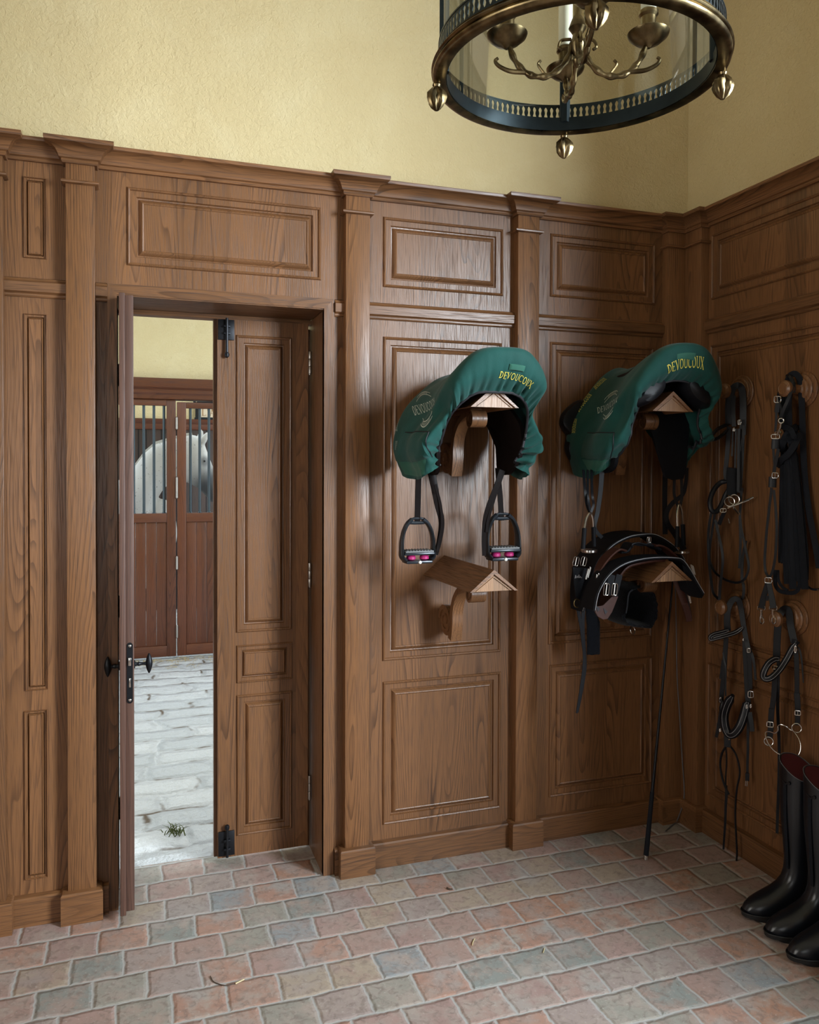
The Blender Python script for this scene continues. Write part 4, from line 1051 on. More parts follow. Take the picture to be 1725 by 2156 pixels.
# front black girth
G3 = thing('girth', 'black anatomic girth with grey piping hanging nearest the rack gable', 'girth', tuple(PB(*k8(1100,410), -.40)), 'girths on the lower corner rack')
g3p = [(442,890),(455,810),(480,720),(540,610),(620,525),(720,465),(850,428),(1000,410),(1150,412),(1235,430),(1300,510),(1370,630),(1432,735)]
mb, pts = drape(g3p, -.445, .085, .010, 8); mb.build('pad', M['leathermat'], G3)
edge_tube(pts, -.445, .0034).build('piped_edge', M['leather'], G3); edge_tube(pts, -.449, .0011, .003).build('pale_thread', M['stitch'], G3)
tp = [PB(*k8(*p), -.443) for p in ((1240,470),(1300,520),(1370,640),(1436,738),(1418,772),(1380,772),(1300,712),(1262,600))]
MB().loft([tp, [p+V((0,.05,0)) for p in tp]], True, True).build('tip', M['leathermat'], G3, ang=40)
# brown inner girth
G4 = thing('girth', 'brown leather girth with bright double buckles hanging inside the piped black girth', 'girth', tuple(PB(*k8(1000,450), -.40)), 'girths on the lower corner rack')
mb, pts = drape([(540,935),(575,860),(605,760),(640,655),(690,560),(760,490),(880,455),(1000,436),(1090,430)], -.415, .075, .008, 8, lambda t: .7+.3*min(1,t*4)); mb.build('leather_end', M['brownleather'], G4)
pf = [PB(*k8(*p), -.418) for p in ((468,850),(520,840),(640,720),(655,760),(600,900),(560,960),(520,968),(470,940),(445,890))]
MB().loft([pf, [p+V((0,.006,0)) for p in pf]], True, True).build('end_tab', M['brownleather'], G4, ang=40)
for x, y in ((472,865),(540,890)):
    q_ = [PB(*k8(x+dx,y+dy), -.4195) for dx, dy in ((-18,-25),(22,5),(-2,32))]; MB().loft([q_, [p+V((0,.001,0)) for p in q_]]).build('slot', M['piping'], G4, smooth=False)
for x in (548, 622):
    c = PB(*k8(x,695), -.435); buckle(G4, c, wm(13,c), wm(25,c), (.12,0,1), (1,0,-.1), .0024)
k8h(G4, [(600,560,-.43),(585,620,-.43),(572,690,-.43),(560,745,-.428)], -.43, 15, 'leathermat'); k8h(G4, [(668,560,-.43),(650,630,-.43),(632,700,-.43),(618,755,-.428)], -.43, 14, 'leathermat')
k8h(G4, [(1185,610),(1225,720),(1262,830),(1290,920),(1300,985)], -.36, (16,12), 'brownleather', 'leather_end', face=(-.5,-1,0))
k8h(G4, [(1215,620),(1262,740),(1295,860),(1315,960)], -.362, (8,6), 'leather', 'billet', face=(-.5,-1,0))
c = PB(*k8(1305,775), -.37); buckle(G4, c, wm(3.5,c), wm(22,c), (-.25,0,1), (1,0,.2), .0014)
# sheepskin girth sleeve looped under the bracket
SL = thing('girth_sleeve', 'black sheepskin girth sleeve looped around the scroll bracket', 'girth sleeve', tuple(PB(*k8(850,1050), -.22)))
lp = cr([V((PB(*k8(*p), -.30).x, -.205, PB(*k8(*p), -.30).z)) for p in ((835,675),(750,720),(728,850),(715,960),(760,1010),(870,1030),(960,1035),(1000,960),(1005,850),(985,750),(930,690),(835,675))], 10)[:-1]
rows = []
for i, p in enumerate(lp):
    t = (lp[(i+1) % len(lp)]-lp[i-1]).normalized(); nn = V((-t.z,0,t.x)); ring_ = []
    for k in range(26):
        a_ = 2*PI*k/26; j = 1+.14*noise.noise(V((p.x*60, p.z*60, k*.9))); ring_.append(p+nn*(.011*math.sin(a_)*j)+V((0, .096*math.cos(a_)*j, 0)))
    rows.append(ring_)
MB().loft(rows+[rows[0]], True, False).build('fleece', M['fleece'], SL)
MB().strap([p+V((0,-.101,0)) for p in lp[6:26]], .007, .002, face=(0,-1,0)).build('binding', M['leather'], SL)
c = PB(*k8(787,1065), -.25); ring(SL, c, wm(8,c), (.4,-1,.3), .0018)

# ------------------------------------------------------------------ whip
wb = PF(1360, 1808, .006); wt = PB(1421, 1185, -.215)
def along(t): return wb.lerp(wt, t)
WH = thing('lunge_whip', 'black lunge whip leaning in the corner with its grey lash hanging to the floor', 'whip', tuple(wb))
MB().tube([along(t) for t in (0,.02,.1,.3,.6,1)], [.0085,.009,.0085,.0058,.0046,.0035], 12).build('stock', M['leather'], WH)
MB().tube([along(t) for t in (.012,.22)], [.0098,.0080], 12).build('grip', M['webbing'], WH)
MB().tube([along(t) for t in (-.003,.012)], [.0088,.0100], 12).build('cap', M['steel'], WH)
lash = [PB(1422,1230,-.12), PB(1424,1300,-.075), PB(1426,1420,-.062), PB(1431,1500,-.060), PB(1437,1600,-.062), PB(1441,1660,-.066), PB(1439,1690,-.066), PB(1431,1715,-.07), PF(1424,1731,.004), PF(1414,1739,.003), PF(1402,1750,.003)]
MB().tube(cr([wt]+lash, 8), .0024, 7).build('lash', plain('grey_braided_lash', (.10,.095,.10), .7, 0, .3, 300), WH)

# ================================================================== PEGS AND BRIDLES ON THE RIGHT WALL
def peg(Y, Z, label):
    r = thing('tack_peg', label, 'tack peg', (0, Y, Z), 'turned oak tack pegs')
    rs = [(.062,.001),(.063,-.006),(.060,-.010),(.054,-.011),(.052,-.015),(.053,-.019),(.048,-.023),(.041,-.023),(.039,-.027),(.033,-.030),(.026,-.030)]
    MB().lathe([(r_, h) for r_, h in rs], (0, Y, Z), 'x', 40).build('rosette', M['oak'], r, ang=40)
    sh = [(.026,-.028),(.0185,-.034),(.0165,-.045),(.0165,-.068),(.020,-.075),(.0275,-.079),(.0295,-.085),(.0285,-.092),(.022,-.097),(.019,-.0985),(.0175,-.0975),(.010,-.0985),(.0,-.099)]
    MB().lathe(sh, (0, Y, Z), 'x', 32).build('knob', M['oak'], r, ang=40)
    return r
PG = []
for (px, py), lb in (((1565,825),'turned oak peg carrying the snaffle bridle beside the corner saddle'),((1695,820),'turned oak peg carrying side reins and the bundled lunge line'),((1557,1276),'turned oak peg carrying the bridle with the padded crank noseband'),((1675,1300),'turned oak peg carrying the bitless wire nose bridle above the tall boots')):
    p = PW(px, py, 0)
    if not PG: o = peg(p.y, p.z, lb)
    else: o = dup(PG[0]); o.location = (0, p.y, p.z); o['label'] = lb
    PG.append(o)
def c1(x, y): return (1460+x/4.49, 760+y/4.49)
def c2(x, y): return (1460+x/4.147, 1200+y/4.147)
def c3(x, y): return (1460+x/3.5, 1540+y/3.5)
FACE = (-.72,-.70,.05)
class Tack:
    def __init__(s, root, crop, sc, X): s.r, s.c, s.k, s.X = root, crop, sc, X
    def P(s, x, y, X=None): return PW(*s.c(x, y), s.X if X is None else X)
    def st(s, path, w_, name='strap', mat='leather', X=None, th=.0035, face=FACE, n=7):
        pts = cr([s.P(p[0], p[1], p[2] if len(p) > 2 else X) for p in path], n); m = len(pts)
        if isinstance(w_, (int, float)): w_ = (w_, w_)
        ww = [wm((w_[0]+(w_[1]-w_[0])*i/(m-1))/s.k, p) for i, p in enumerate(pts)]
        return MB().strap(pts, ww, th, face=face).build(name, M[mat], s.r, ang=50)
    def pad(s, path, w_, name='noseband', X=None, face=FACE, n=8, th=.012, lines=True):
        pts = cr([s.P(p[0], p[1], p[2] if len(p) > 2 else X) for p in path], n); m = len(pts)
        rows = []; fd = V(face).normalized(); edge = [[], []]
        for i, p in enumerate(pts):
            t = (pts[min(i+1,m-1)]-pts[max(i-1,0)]).normalized(); sd = t.cross(fd).normalized(); nn = sd.cross(t)
            h = wm(w_/s.k, p)/2*min(1, .45+.55*min(i, m-1-i)/4)
            rows.append([p+sd*(h*math.cos(a_))+nn*(th/2*math.sin(a_)) for a_ in [2*PI*k/14 for k in range(14)]])
            for q_, g in ((0,.45),(1,-.45)): edge[q_].append(p+sd*h*g+nn*th*.47)
        o = MB().loft(rows).build(name, M['leather'], s.r)
        if lines:
            for e in edge: MB().tube(e, .0009, 6).build('pale_thread', M['stitch'], o)
        return o
    def buckle(s, x, y, w_, h_, X=None, up=(0,0,1), r=.0021):
        c = s.P(x, y, X); return buckle(s.r, c+V((-.004,-.004,0)), wm(w_/s.k, c), wm(h_/s.k, c), up, (.75,-.65,0), r)
    def ring(s, x, y, rad, X=None, nrm=(-.6,-.75,.1), r=.0024, name='bit_ring'):
        c = s.P(x, y, X); return ring(s.r, c, wm(rad/s.k, c), nrm, r, 'steel', name)
    def wire(s, path, r, name='bit', mat='steel', X=None, n=7):
        return MB().tube(cr([s.P(p[0], p[1], p[2] if len(p) > 2 else X) for p in path], n), r, 8).build(name, M[mat], s.r)
# --- snaffle bridle, upper peg next to the corner
b = thing('bridle', 'black snaffle bridle with padded browband and bright bit beside the corner saddle', 'bridle', tuple(PG[0].location+V((-.06,0,.02))), 'bridles on the pegs')
T = Tack(b, c1, 4.49, -.055)
T.st([(350,600,-.062),(345,480,-.066),(352,360,-.068),(375,262,-.066),(420,232,-.055),(458,262,-.04),(470,360,-.035),(472,520,-.034),(468,700,-.034)], 62, 'headpiece', th=.006)
T.st([(330,340,-.07),(322,450,-.07),(325,600,-.068)], 40); T.st([(382,330,-.062),(378,460,-.062),(385,620,-.06)], 40)
T.st([(468,690),(462,850),(452,1030),(442,1180),(436,1245)], 40, 'cheekpiece', X=-.034)
T.pad([(340,600,-.07),(285,615,-.10),(225,650,-.14),(178,700,-.16),(172,738,-.16),(215,738,-.14),(275,700,-.10),(330,645,-.075)], 34, 'browband', lines=False)
T.st([(340,620),(330,760),(318,920),(306,1050),(318,1150)], 42, 'cheekpiece')
T.st([(375,640),(372,760),(366,900)], 16); T.st([(405,640),(400,820),(395,1010)], 16); T.st([(432,640),(428,900),(425,1230)], 26); T.st([(462,610),(470,680),(455,780),(448,850)], 9)
T.buckle(438, 580, 26, 42, -.06); T.buckle(385, 650, 18, 30, -.06)
T.pad([(330,1140),(260,1150,-.07),(195,1220,-.10),(160,1320,-.12),(172,1410,-.12),(225,1420,-.10),(280,1330,-.075),(325,1210,-.06)], 46, lines=False)
T.st([(370,1010),(362,1100),(368,1180),(362,1270)], 92, 'noseband_padding', 'leathermat', X=-.05, th=.012)
T.ring(388, 1310, 46, -.062); T.ring(345, 1330, 44, -.085)
T.wire([(325,1392,-.09),(375,1372,-.075),(428,1352,-.06),(490,1325,-.045),(572,1288,-.03)], .0030); T.wire([(372,1365,-.07),(405,1410,-.07),(436,1450,-.072)], .0042, 'bit_shank'); T.wire([(470,1336,-.05),(532,1312,-.04)], .0028)
T.buckle(285, 1412, 52, 36, -.08, (.3,.2,1)); T.st([(300,1420),(270,1480),(245,1545)], 36, X=-.075); T.wire([(335,1490),(345,1535)], .0022, 'curb_hook', X=-.06)
T.st([(170,1440,-.10),(150,1560,-.10),(142,1700,-.095),(150,1900,-.09),(168,2060,-.085),(190,2190,-.08),(235,2250,-.08)], 24, 'rein'); T.st([(205,1440,-.09),(178,1620),(155,1780),(160,1900),(205,1995),(280,2055),(350,2085),(420,2095),(480,2068),(516,2000),(524,1920),(500,1800),(478,1690),(455,1580),(442,1470)], 22, 'rein', X=-.085)
T.st([(210,1500),(240,1640),(268,1770),(280,1880),(268,2020),(255,2140),(248,2260),(244,2330)], 25, 'rein_end', X=-.09); T.st([(462,1200),(448,1330),(442,1500),(448,1700),(440,1900),(436,1960)], 24, X=-.03)
T.st([(500,1700,-.03),(478,1800),(464,1900),(462,2050),(478,2140),(470,2230),(425,2290)], 26, 'rein', X=-.03); T.wire([(455,1965),(458,2010)], .0022, 'hook_stud', X=-.03)
# --- crank noseband bridle, lower peg
b = thing('bridle', 'black bridle with white piped crank noseband on the lower peg by the corner', 'bridle', tuple(PG[2].location+V((-.06,0,.02))), 'bridles on the pegs')
T = Tack(b, c2, 4.147, -.06)
T.st([(300,530,-.075),(296,440,-.078),(305,340,-.075),(345,262,-.06),(395,262,-.045),(418,340,-.035),(438,470,-.032),(462,600,-.03),(486,700,-.03)], (56,40), 'headpiece', th=.006)
T.pad([(435,500,-.04),(380,540,-.06),(310,565,-.09),(215,590,-.13),(160,604,-.15),(152,585,-.155),(185,562,-.14),(250,545,-.11),(305,528,-.085)], 42, 'browband')
T.st([(288,590),(278,760),(268,920),(252,1050),(244,1160)], 40, 'cheekpiece', X=-.07); T.st([(262,720),(270,780),(285,860),(284,980),(284,1100)], 14, X=-.075); T.st([(258,790),(246,880),(238,950)], 20, X=-.075)
T.st([(452,610),(458,780),(466,940),(474,1080),(482,1180)], 44, 'cheekpiece', X=-.035)
T.st([(488,700),(494,800),(498,920),(500,1040)], 34, 'billet', X=-.04); T.st([(492,685),(520,760),(536,860),(545,960)], (26,20), X=-.035)
T.buckle(485, 700, 24, 36, -.045); T.buckle(503, 1083, 44, 55, -.05); T.buckle(437, 606, 8, 14, -.04); T.buckle(240, 1130, 12, 40, -.08)
T.pad([(345,1095,-.11),(300,1170,-.11),(272,1270,-.10),(280,1370,-.095),(310,1432,-.09),(355,1430,-.085),(405,1370,-.075),(440,1280,-.06),(462,1200,-.05),(475,1150,-.045)], 74, th=.018)
T.pad([(250,1150,-.08),(258,1260,-.085),(275,1380,-.09),(300,1450,-.09)], 54, 'noseband_padding', th=.014, lines=False)
T.st([(492,1240),(505,1320),(516,1410)], 40, X=-.045); T.st([(245,1230),(225,1350),(202,1460)], (34,26), X=-.09); T.st([(232,1120),(262,1190),(240,1260)], 20, X=-.085)
T.buckle(468, 1190, 12, 30, -.05); T.buckle(503, 1185, 10, 28, -.045); T.buckle(236, 1395, 10, 24, -.09)
T.st([(298,1440),(300,1500),(300,1545)], 56, X=-.09, th=.010); c = T.P(316,1480,-.10); MB().lathe([(.0,-.004),(.003,-.003),(.004,0)], c, 'x', 10).build('stud', M['steel'], b)
T.wire([(292,1535),(252,1600),(236,1690),(250,1800),(278,1890),(312,1960)], .0042, 'flash_strap', 'leather', X=-.075); T.wire([(318,1530),(372,1610),(402,1720),(404,1800),(384,1900),(372,2020),(368,2156),(374,2300),(382,2480),(372,2585)], .0036, 'rein_end', 'leather', X=-.06)
T.wire([(284,1540),(292,1660),(286,1780),(282,1900)], .0028, 'flash_strap', 'leather', X=-.07); T.st([(286,1880),(290,1960),(284,2060),(280,2200),(272,2320),(264,2440)], (26,16), 'rein_end', X=-.06)
T.st([(482,1240),(478,1400),(478,1560),(474,1700),(472,1830)], (24,20), 'rein', X=-.04); T.st([(474,1775),(472,1840)], 34, X=-.045); T.wire([(460,1840),(458,1885)], .002, 'hook_stud', X=-.05); T.wire([(474,1840),(472,1888)], .002, 'hook_stud', X=-.05)
# --- side reins and lunge line, upper peg
b = thing('side_reins', 'black leather side reins with bright snap hooks over the upper peg', 'side reins', tuple(PG[1].location+V((-.055,0,.02))))
T = Tack(b, c1, 4.49, -.085)
T.st([(815,560,-.10),(850,470,-.10),(890,380,-.095),(925,290,-.085),(935,200,-.075),(905,138,-.065),(880,150,-.05)], 30, n=8); T.st([(955,300,-.06),(955,220,-.06),(930,150,-.055)], 24)
T.buckle(797, 365, 58, 58, -.10); T.st([(806,372),(798,430),(790,485)], 44, X=-.10); T.st([(812,380),(830,440),(826,520),(812,590)], 12, X=-.10); T.st([(788,470),(785,560),(776,670)], 22, X=-.10)
T.ring(833, 565, 22, -.105, name='snap_eye'); T.wire([(832,585),(822,630),(806,670),(796,705)], .0034, 'snap_hook', X=-.105); T.wire([(770,690),(785,668),(812,660),(832,680)], .0026, 'snap_hook', X=-.105)
T.buckle(780, 715, 72, 40, -.10); T.st([(782,735),(778,790),(776,832)], 72, X=-.10, th=.007)
T.st([(758,830),(764,920),(768,1000),(760,1060)], 20, X=-.10); T.st([(806,830),(790,920),(772,1000),(764,1060)], 30, X=-.10)
T.buckle(775, 1082, 54, 50, -.10); T.st([(752,1095),(750,1150),(748,1195)], 70, X=-.10, th=.007)
T.st([(742,1200),(722,1370),(700,1560),(684,1750),(676,1880),(684,1985),(712,2045)], 24, X=-.10); T.st([(762,1220),(780,1400),(790,1580),(782,1780),(766,1920),(742,2010),(718,2045)], 24, X=-.098)
T.buckle(711, 2072, 62, 50, -.10)
T2 = Tack(b, c2, 4.147, -.10)
T2.st([(652,108),(632,180),(610,260),(596,335)], (40,56)); T2.st([(660,108),(676,190),(690,260),(700,335)], (40,56)); T2.st([(650,225),(646,268)], 22)
for x, dx in ((597,-8),(700,6)):
    T2.wire([(x-30,315),(x-30,348),(x+30,348),(x+30,315)], .0020, 'snap_hook', n=2); T2.wire([(x-4,345),(x-2,390),(x+dx,420)], .0046, 'snap_hook')
    T2.wire([(x-8,415),(x-12,450),(x+4,470),(x+20,455),(x+16,425),(x+2,405)], .0026, 'snap_hook')
b = thing('lunge_line', 'black webbing lunge line knotted into a long hanging bundle', 'lunge line', tuple(PG[1].location+V((-.045,0,.02))))
T = Tack(b, c1, 4.49, -.05)
T.st([(850,300,-.07),(880,240,-.07),(910,150,-.055),(960,120,-.045),(1005,170,-.035),(1022,300,-.03),(1030,480,-.03),(1036,700,-.03),(1046,950,-.03),(1062,1180,-.03),(1100,1450,-.03),(1140,1660,-.03),(1180,1880,-.03),(1190,1960,-.03)], 56, 'line_end', 'webbing', th=.004)
T.st([(850,290,-.07),(835,380,-.07),(850,480,-.068),(880,600,-.065)], 90, 'line', 'webbing', th=.012); T.st([(905,300,-.06),(900,420,-.06),(905,560,-.06),(900,680,-.06)], 60, 'line', 'webbing', th=.012)
mb = MB(); kn = []
for i in range(90):
    a_ = i/90*2*PI*3; kn.append(T.P(905+70*math.cos(a_)*(.7+.3*math.sin(a_*.33)), 745+115*math.sin(a_*.67+.4), -.062+.02*math.sin(a_*1.3)))
T.k = 4.49; mb.strap(cr(kn[::3],4), .024, .012, face=FACE); mb.build('knot', M['webbing'], b)
T.st([(800,985),(840,930,-.085),(900,880,-.09),(955,800,-.085),(1010,690,-.06)], 60, 'knot_wrap', 'webbing', th=.014); T.st([(840,620,-.08),(920,650,-.09),(960,720,-.085),(1015,700,-.06)], 50, 'knot_wrap', 'webbing', th=.014)
random.seed(11)
for i in range(11):
    f = i/10; x0 = 850+110*f; x1 = 835+225*f; yb_ = 2080+random.uniform(-60,80)-(180 if i < 2 else 0)
    T.st([(x0,860),(x0+(x1-x0)*.35,1150),(x0+(x1-x0)*.75,1550),(x1,1850),(x1+random.uniform(-10,20),yb_)], (46,66), 'line', 'webbing', X=-.045-.02*math.sin(f*PI)-random.random()*.02, th=.005, face=(-.7+random.uniform(-1.0,1.0),-.7,0))
T2 = Tack(b, c2, 4.147, -.06)
T2.st([(720,0),(716,80),(722,140),(760,185),(830,200),(890,195),(925,150),(930,60)], 34, 'line', 'webbing'); T2.st([(740,0),(745,90),(780,150),(825,180)], 24, 'line', 'webbing')
T2.wire([(985,130,-.03),(1030,165,-.03),(1085,172,-.03),(1125,160,-.03)], .004, 'line_end', 'webbing'); T2.wire([(1085,172,-.032),(1120,170,-.032)], .0032, 'snap_hook')
# --- bitless bridle with wire nose piece
b = thing('bridle', 'black bridle with a bent bright wire nose piece hanging above the tall boots', 'bridle', tuple(PG[3].location+V((-.06,0,.02))), 'bridles on the pegs')
T = Tack(b, c2, 4.147, -.075)
T.st([(728,780,-.085),(732,640,-.085),(742,470,-.085),(765,375,-.08),(805,340,-.06),(835,365,-.05),(848,470,-.045),(866,560,-.045),(885,640,-.045)], 60, 'headpiece', th=.006)
T.st([(860,620,-.06),(895,632,-.05),(918,650,-.05)], 40, 'loop')
T.pad([(895,640,-.05),(858,700,-.06),(815,780,-.075),(755,870,-.10),(690,935,-.13),(640,952,-.145),(612,930,-.15),(622,880,-.15),(660,815,-.135),(710,780,-.11),(745,775,-.095)], 56, 'browband')
T.buckle(893, 690, 14, 58, -.058); T.buckle(718, 850, 44, 26, -.10)
T.st([(898,700),(904,830),(906,960),(906,1080)], 40, 'cheekpiece', X=-.05); T.st([(905,1075),(912,1160),(915,1240)], 48, 'cheekpiece', X=-.05, th=.008); T.st([(912,1230),(912,1290),(910,1355)], 42, 'cheekpiece', X=-.05)
T.st([(900,662),(930,700),(948,790),(956,890),(962,985)], (18,10), X=-.05); T.buckle(913, 1245, 46, 40, -.058)
T.st([(728,860),(712,980),(704,1100),(690,1210)], 44, 'cheekpiece', X=-.095); T.st([(686,1210),(680,1300),(676,1390),(668,1470)], 48, 'cheekpiece', X=-.095, th=.008); T.buckle(672, 1345, 54, 44, -.10)
T.st([(745,790),(742,1000),(738,1200,-.06),(746,1400,-.035),(752,1600,-.022),(750,1780,-.022),(744,1950,-.022),(738,2120,-.022),(732,2300,-.03)], (28,24), 'rein', X=-.085)
T.ring(905, 1380, 38, -.055, name='side_ring'); T.ring(661, 1496, 36, -.10, name='side_ring')
T.wire([(885,1405,-.06),(850,1395,-.065),(815,1368,-.075),(770,1350,-.085),(742,1362,-.09),(740,1400,-.09),(715,1425,-.095),(670,1412,-.10),(636,1416,-.105),(632,1450,-.11),(660,1520,-.11),(710,1580,-.105),(780,1620,-.095),(850,1634,-.085),(905,1628,-.075),(935,1585,-.066),(938,1520,-.06),(915,1460,-.058),(878,1408,-.058)], .0022, 'wire_nose_piece')
# ================================================================== BOOTS
M['bootleather'] = plain('polished_black_boot_leather', (.006,.007,.010), .3, 0, .3, 25, .08, .5)
M['burgundy'] = plain('burgundy_lining', (.07,.008,.014), .5)
M['rubber'] = plain('black_rubber_sole', (.010,.010,.011), .6)
def boot(name, label, group, loc, rot, tall=True):
    r = thing(name, label, 'boot', loc, group); r.rotation_euler = (0, 0, rot); r.scale = (.86, 1, 1)
    def slice_(z, xb, xf, hw, dz=None, n=40, grow=0):
        ring_ = []; cx, L = (xb+xf)/2, (xb-xf)/2+grow
        for k in range(n):
            t = 2*PI*k/n; c, s_ = math.cos(t), math.sin(t); f = 1.0
            if z < .10:
                g = (c+1)/2; f = (.80+.20*min(1, (1-g)*2.6))*(1-.10*max(0, .18-g)/.18)
            x = cx+L*math.copysign(abs(c)**.88, c); y = (hw+grow)*f*math.copysign(abs(s_)**.88, s_)
            ring_.append(V((x, y, z+(dz(t) if dz else 0))))
        return ring_
    foot = [(.020,.002,-.280,.047),(.030,.004,-.284,.0485),(.042,.003,-.278,.0475),(.055,.001,-.262,.046),(.066,-.001,-.236,.044),(.077,-.003,-.205,.042),(.090,-.005,-.170,.040),(.105,-.006,-.140,.038),(.125,-.006,-.118,.037)]
    if tall:
        leg = [(.15,-.004,-.108,.037),(.19,0,-.105,.038),(.25,.007,-.110,.044),(.32,.013,-.117,.051),(.39,.014,-.121,.0545),(.44,.012,-.121,.055)]
        top = lambda t: -.010*math.cos(t)+.030*math.sin(t)+.002
        zt_ = .487
    else:
        leg = [(.145,-.004,-.112,.038)]; top = lambda t: .012*math.cos(2*t); zt_ = .175
    rows = [slice_(*f) for f in foot+leg]
    a_ = leg[-1]
    rim = slice_(zt_, a_[1]-.001, a_[2]-.001, a_[3]+.001, top); rows.append(rim)
    inn = slice_(zt_, a_[1]-.004, a_[2]+.004, a_[3]-.002, top)
    MB().loft(rows+[[p+V((0,0,.002)) for p in slice_(zt_, a_[1]-.002, a_[2]+.002, a_[3]-.001, top)], inn], True, False).build('upper', M['bootleather'], None)
    up = D.objects[-1] if False else bpy.context.scene.collection.objects[-1]; up.parent = r
    li = [slice_(zt_, a_[1]-.0045, a_[2]+.0045, a_[3]-.0025, top)]+[slice_(z, xb-.006, xf+.006, hw-.005) for z, xb, xf, hw in (leg+foot[-1:])[-2::-1]][:4] if tall else [slice_(zt_, a_[1]-.0045, a_[2]+.0045, a_[3]-.0025, top), slice_(.10, -.012, -.13, .033)]
    o = MB().loft(li, True, True).build('lining', M['burgundy'] if tall else M['rubber'], None); o.parent = r
    so = MB().loft([slice_(.008,0,-.279,.047), slice_(.009,.005,-.287,.0505), slice_(.020,.006,-.288,.051), slice_(.021,.003,-.283,.048)], True, True)
    so.loft([slice_(0,0,-.070,.036), slice_(.010,.003,-.074,.038)], True, True); so.loft([slice_(.0,-.12,-.255,.044), slice_(.010,-.11,-.262,.046)], True, True)
    o = so.build('sole', M['rubber'], None); o.parent = r
    if tall:
        z_ = MB().strap([V((-.124+.004*math.sin(i/9*PI), -.002, .16+.29*i/10)) if False else V(((-.1085-.0135*min(1,(.16+.29*i/10-.16)/.2)), -.012+.004*(i%2)*0, .16+.29*i/10)) for i in range(11)], .013, .002, face=(-1,-.2,0))
        o = z_.build('zip', M['webbing'], None); o.parent = r
        mb = MB()
        for y in (-.028, .004): mb.lathe([(.001,-.004),(.006,-.002),(.006,.002),(.001,.004)], (-.118, y, .452), 'x', 12)
        mb.tube([(-.120,-.028,.452),(-.123,-.018,.446),(-.121,.004,.452)], .0028, 8); o = mb.build('top_snap', M['bootleather'], None); o.parent = r
        mb = MB(); mb.tube([p+V((0,0,.002)) for p in rim], .0016, 6, closed=True); o = mb.build('top_piping', M['stitchdark'], None); o.parent = r
    mb = MB(); w_ = slice_(.0215, .0065, -.2885, .0515); mb.tube(w_, .0022, 6, closed=True); o = mb.build('welt', M['rubber'], None); o.parent = r
    return r
M['stitchdark'] = plain('grey_edge_thread', (.10,.10,.11), .5)
B1 = boot('riding_boot', 'tall black riding boot with burgundy lining nearest the corner', 'tall riding boots', (-.073,-.765,0), math.radians(-10))
B2 = dup(B1); B2.location = (-.086,-.880,0); B2.rotation_euler = (0,0,math.radians(-9)); B2['label'] = 'tall black riding boot standing between its mate and the ankle boots'
B3 = boot('ankle_boot', 'short black ankle boot standing next to the tall riding boots', 'short ankle boots', (-.108,-.990,0), math.radians(-7), False)
B4 = dup(B3); B4.location = (-.09,-1.102,0); B4['label'] = 'short black ankle boot mostly hidden beside its mate, farther from the corner'

# ================================================================== LANTERN
def brass(): 
    m, t, b = nt('aged_lantern_brass'); q = N(t); n = q.noise(q.obj(), 30, 4)['Fac']
    q.set(b.inputs['Base Color'], q.mix(q.smooth(n,.3,.7), (.085,.062,.032), (.27,.20,.10))); b.inputs['Metallic'].default_value = 1
    q.set(b.inputs['Roughness'], q.math('MULTIPLY_ADD', n, .25, .2)); return m
M['lbrass'] = brass()
M['patina'] = plain('dark_patinated_metal', (.025,.035,.040), .38, .8, .3, 50)
M['candle'] = plain('ivory_candle_tube', (.72,.70,.55), .5, 0, .03)
def glass():
    m = D.materials.new('clear_lantern_glass'); m.use_nodes = True; t = m.node_tree; t.nodes.clear(); q = N(t)
    out = q.node('ShaderNodeOutputMaterial'); tr_ = q.node('ShaderNodeBsdfTransparent'); gl = q.node('ShaderNodeBsdfGlossy'); gl.inputs['Roughness'].default_value = .03
    tr_.inputs[0].default_value = (.93,.965,.94,1)
    fr = q.node('ShaderNodeFresnel'); fr.inputs[0].default_value = 1.35
    mx = q.node('ShaderNodeMixShader'); q.set(mx.inputs[0], q.math('MULTIPLY', fr.outputs[0], .75)); t.links.new(tr_.outputs[0], mx.inputs[1]); t.links.new(gl.outputs[0], mx.inputs[2]); t.links.new(mx.outputs[0], out.inputs[0]); return m
M['glass'] = glass()
LC = V((-1.423,-1.509,0)); LR = .268; LZ = 2.245; LH = .60
AZ0 = math.radians(65.5)
LN = thing('hall_lantern', 'round brass and glass candle lantern hanging from the ceiling', 'lantern', tuple(LC+V((0,0,LZ))))
def pol(r_, a_, z): return V((LC.x+r_*math.cos(a_), LC.y+r_*math.sin(a_), z))
def ringmould(z0, flip=1):
    pr = [(-.016,0),(.000,-.003),(.006,.000),(.009,.005),(.0095,.010),(.006,.0135),(.0055,.016),(.010,.018),(.012,.023),(.010,.028),(.005,.030),(.0045,.033),(.007,.036),(.003,.040),(-.007,.040),(-.010,.030),(-.014,.012)]
    rings = []
    for k in range(120):
        a_ = 2*PI*k/120; rings.append([pol(LR+d, a_, z0+flip*h*.58) for d, h in pr])
    return MB().loft(rings+[rings[0]], True, False)
MB().loft([[pol(LR+d, 2*PI*k/96, LZ+h) for d, h in ((-.018,.002),(-.0165,.002),(-.0165,.030),(-.018,.030))] for k in range(97)], True, False).build('inner_liner', M['patina'], LN)  # liner strip added to darken the ring's backlit inner face
ringmould(LZ).build('bottom_ring', M['lbrass'], LN, ang=50); ringmould(LZ+LH, -1).build('top_ring', M['lbrass'], LN, ang=50)
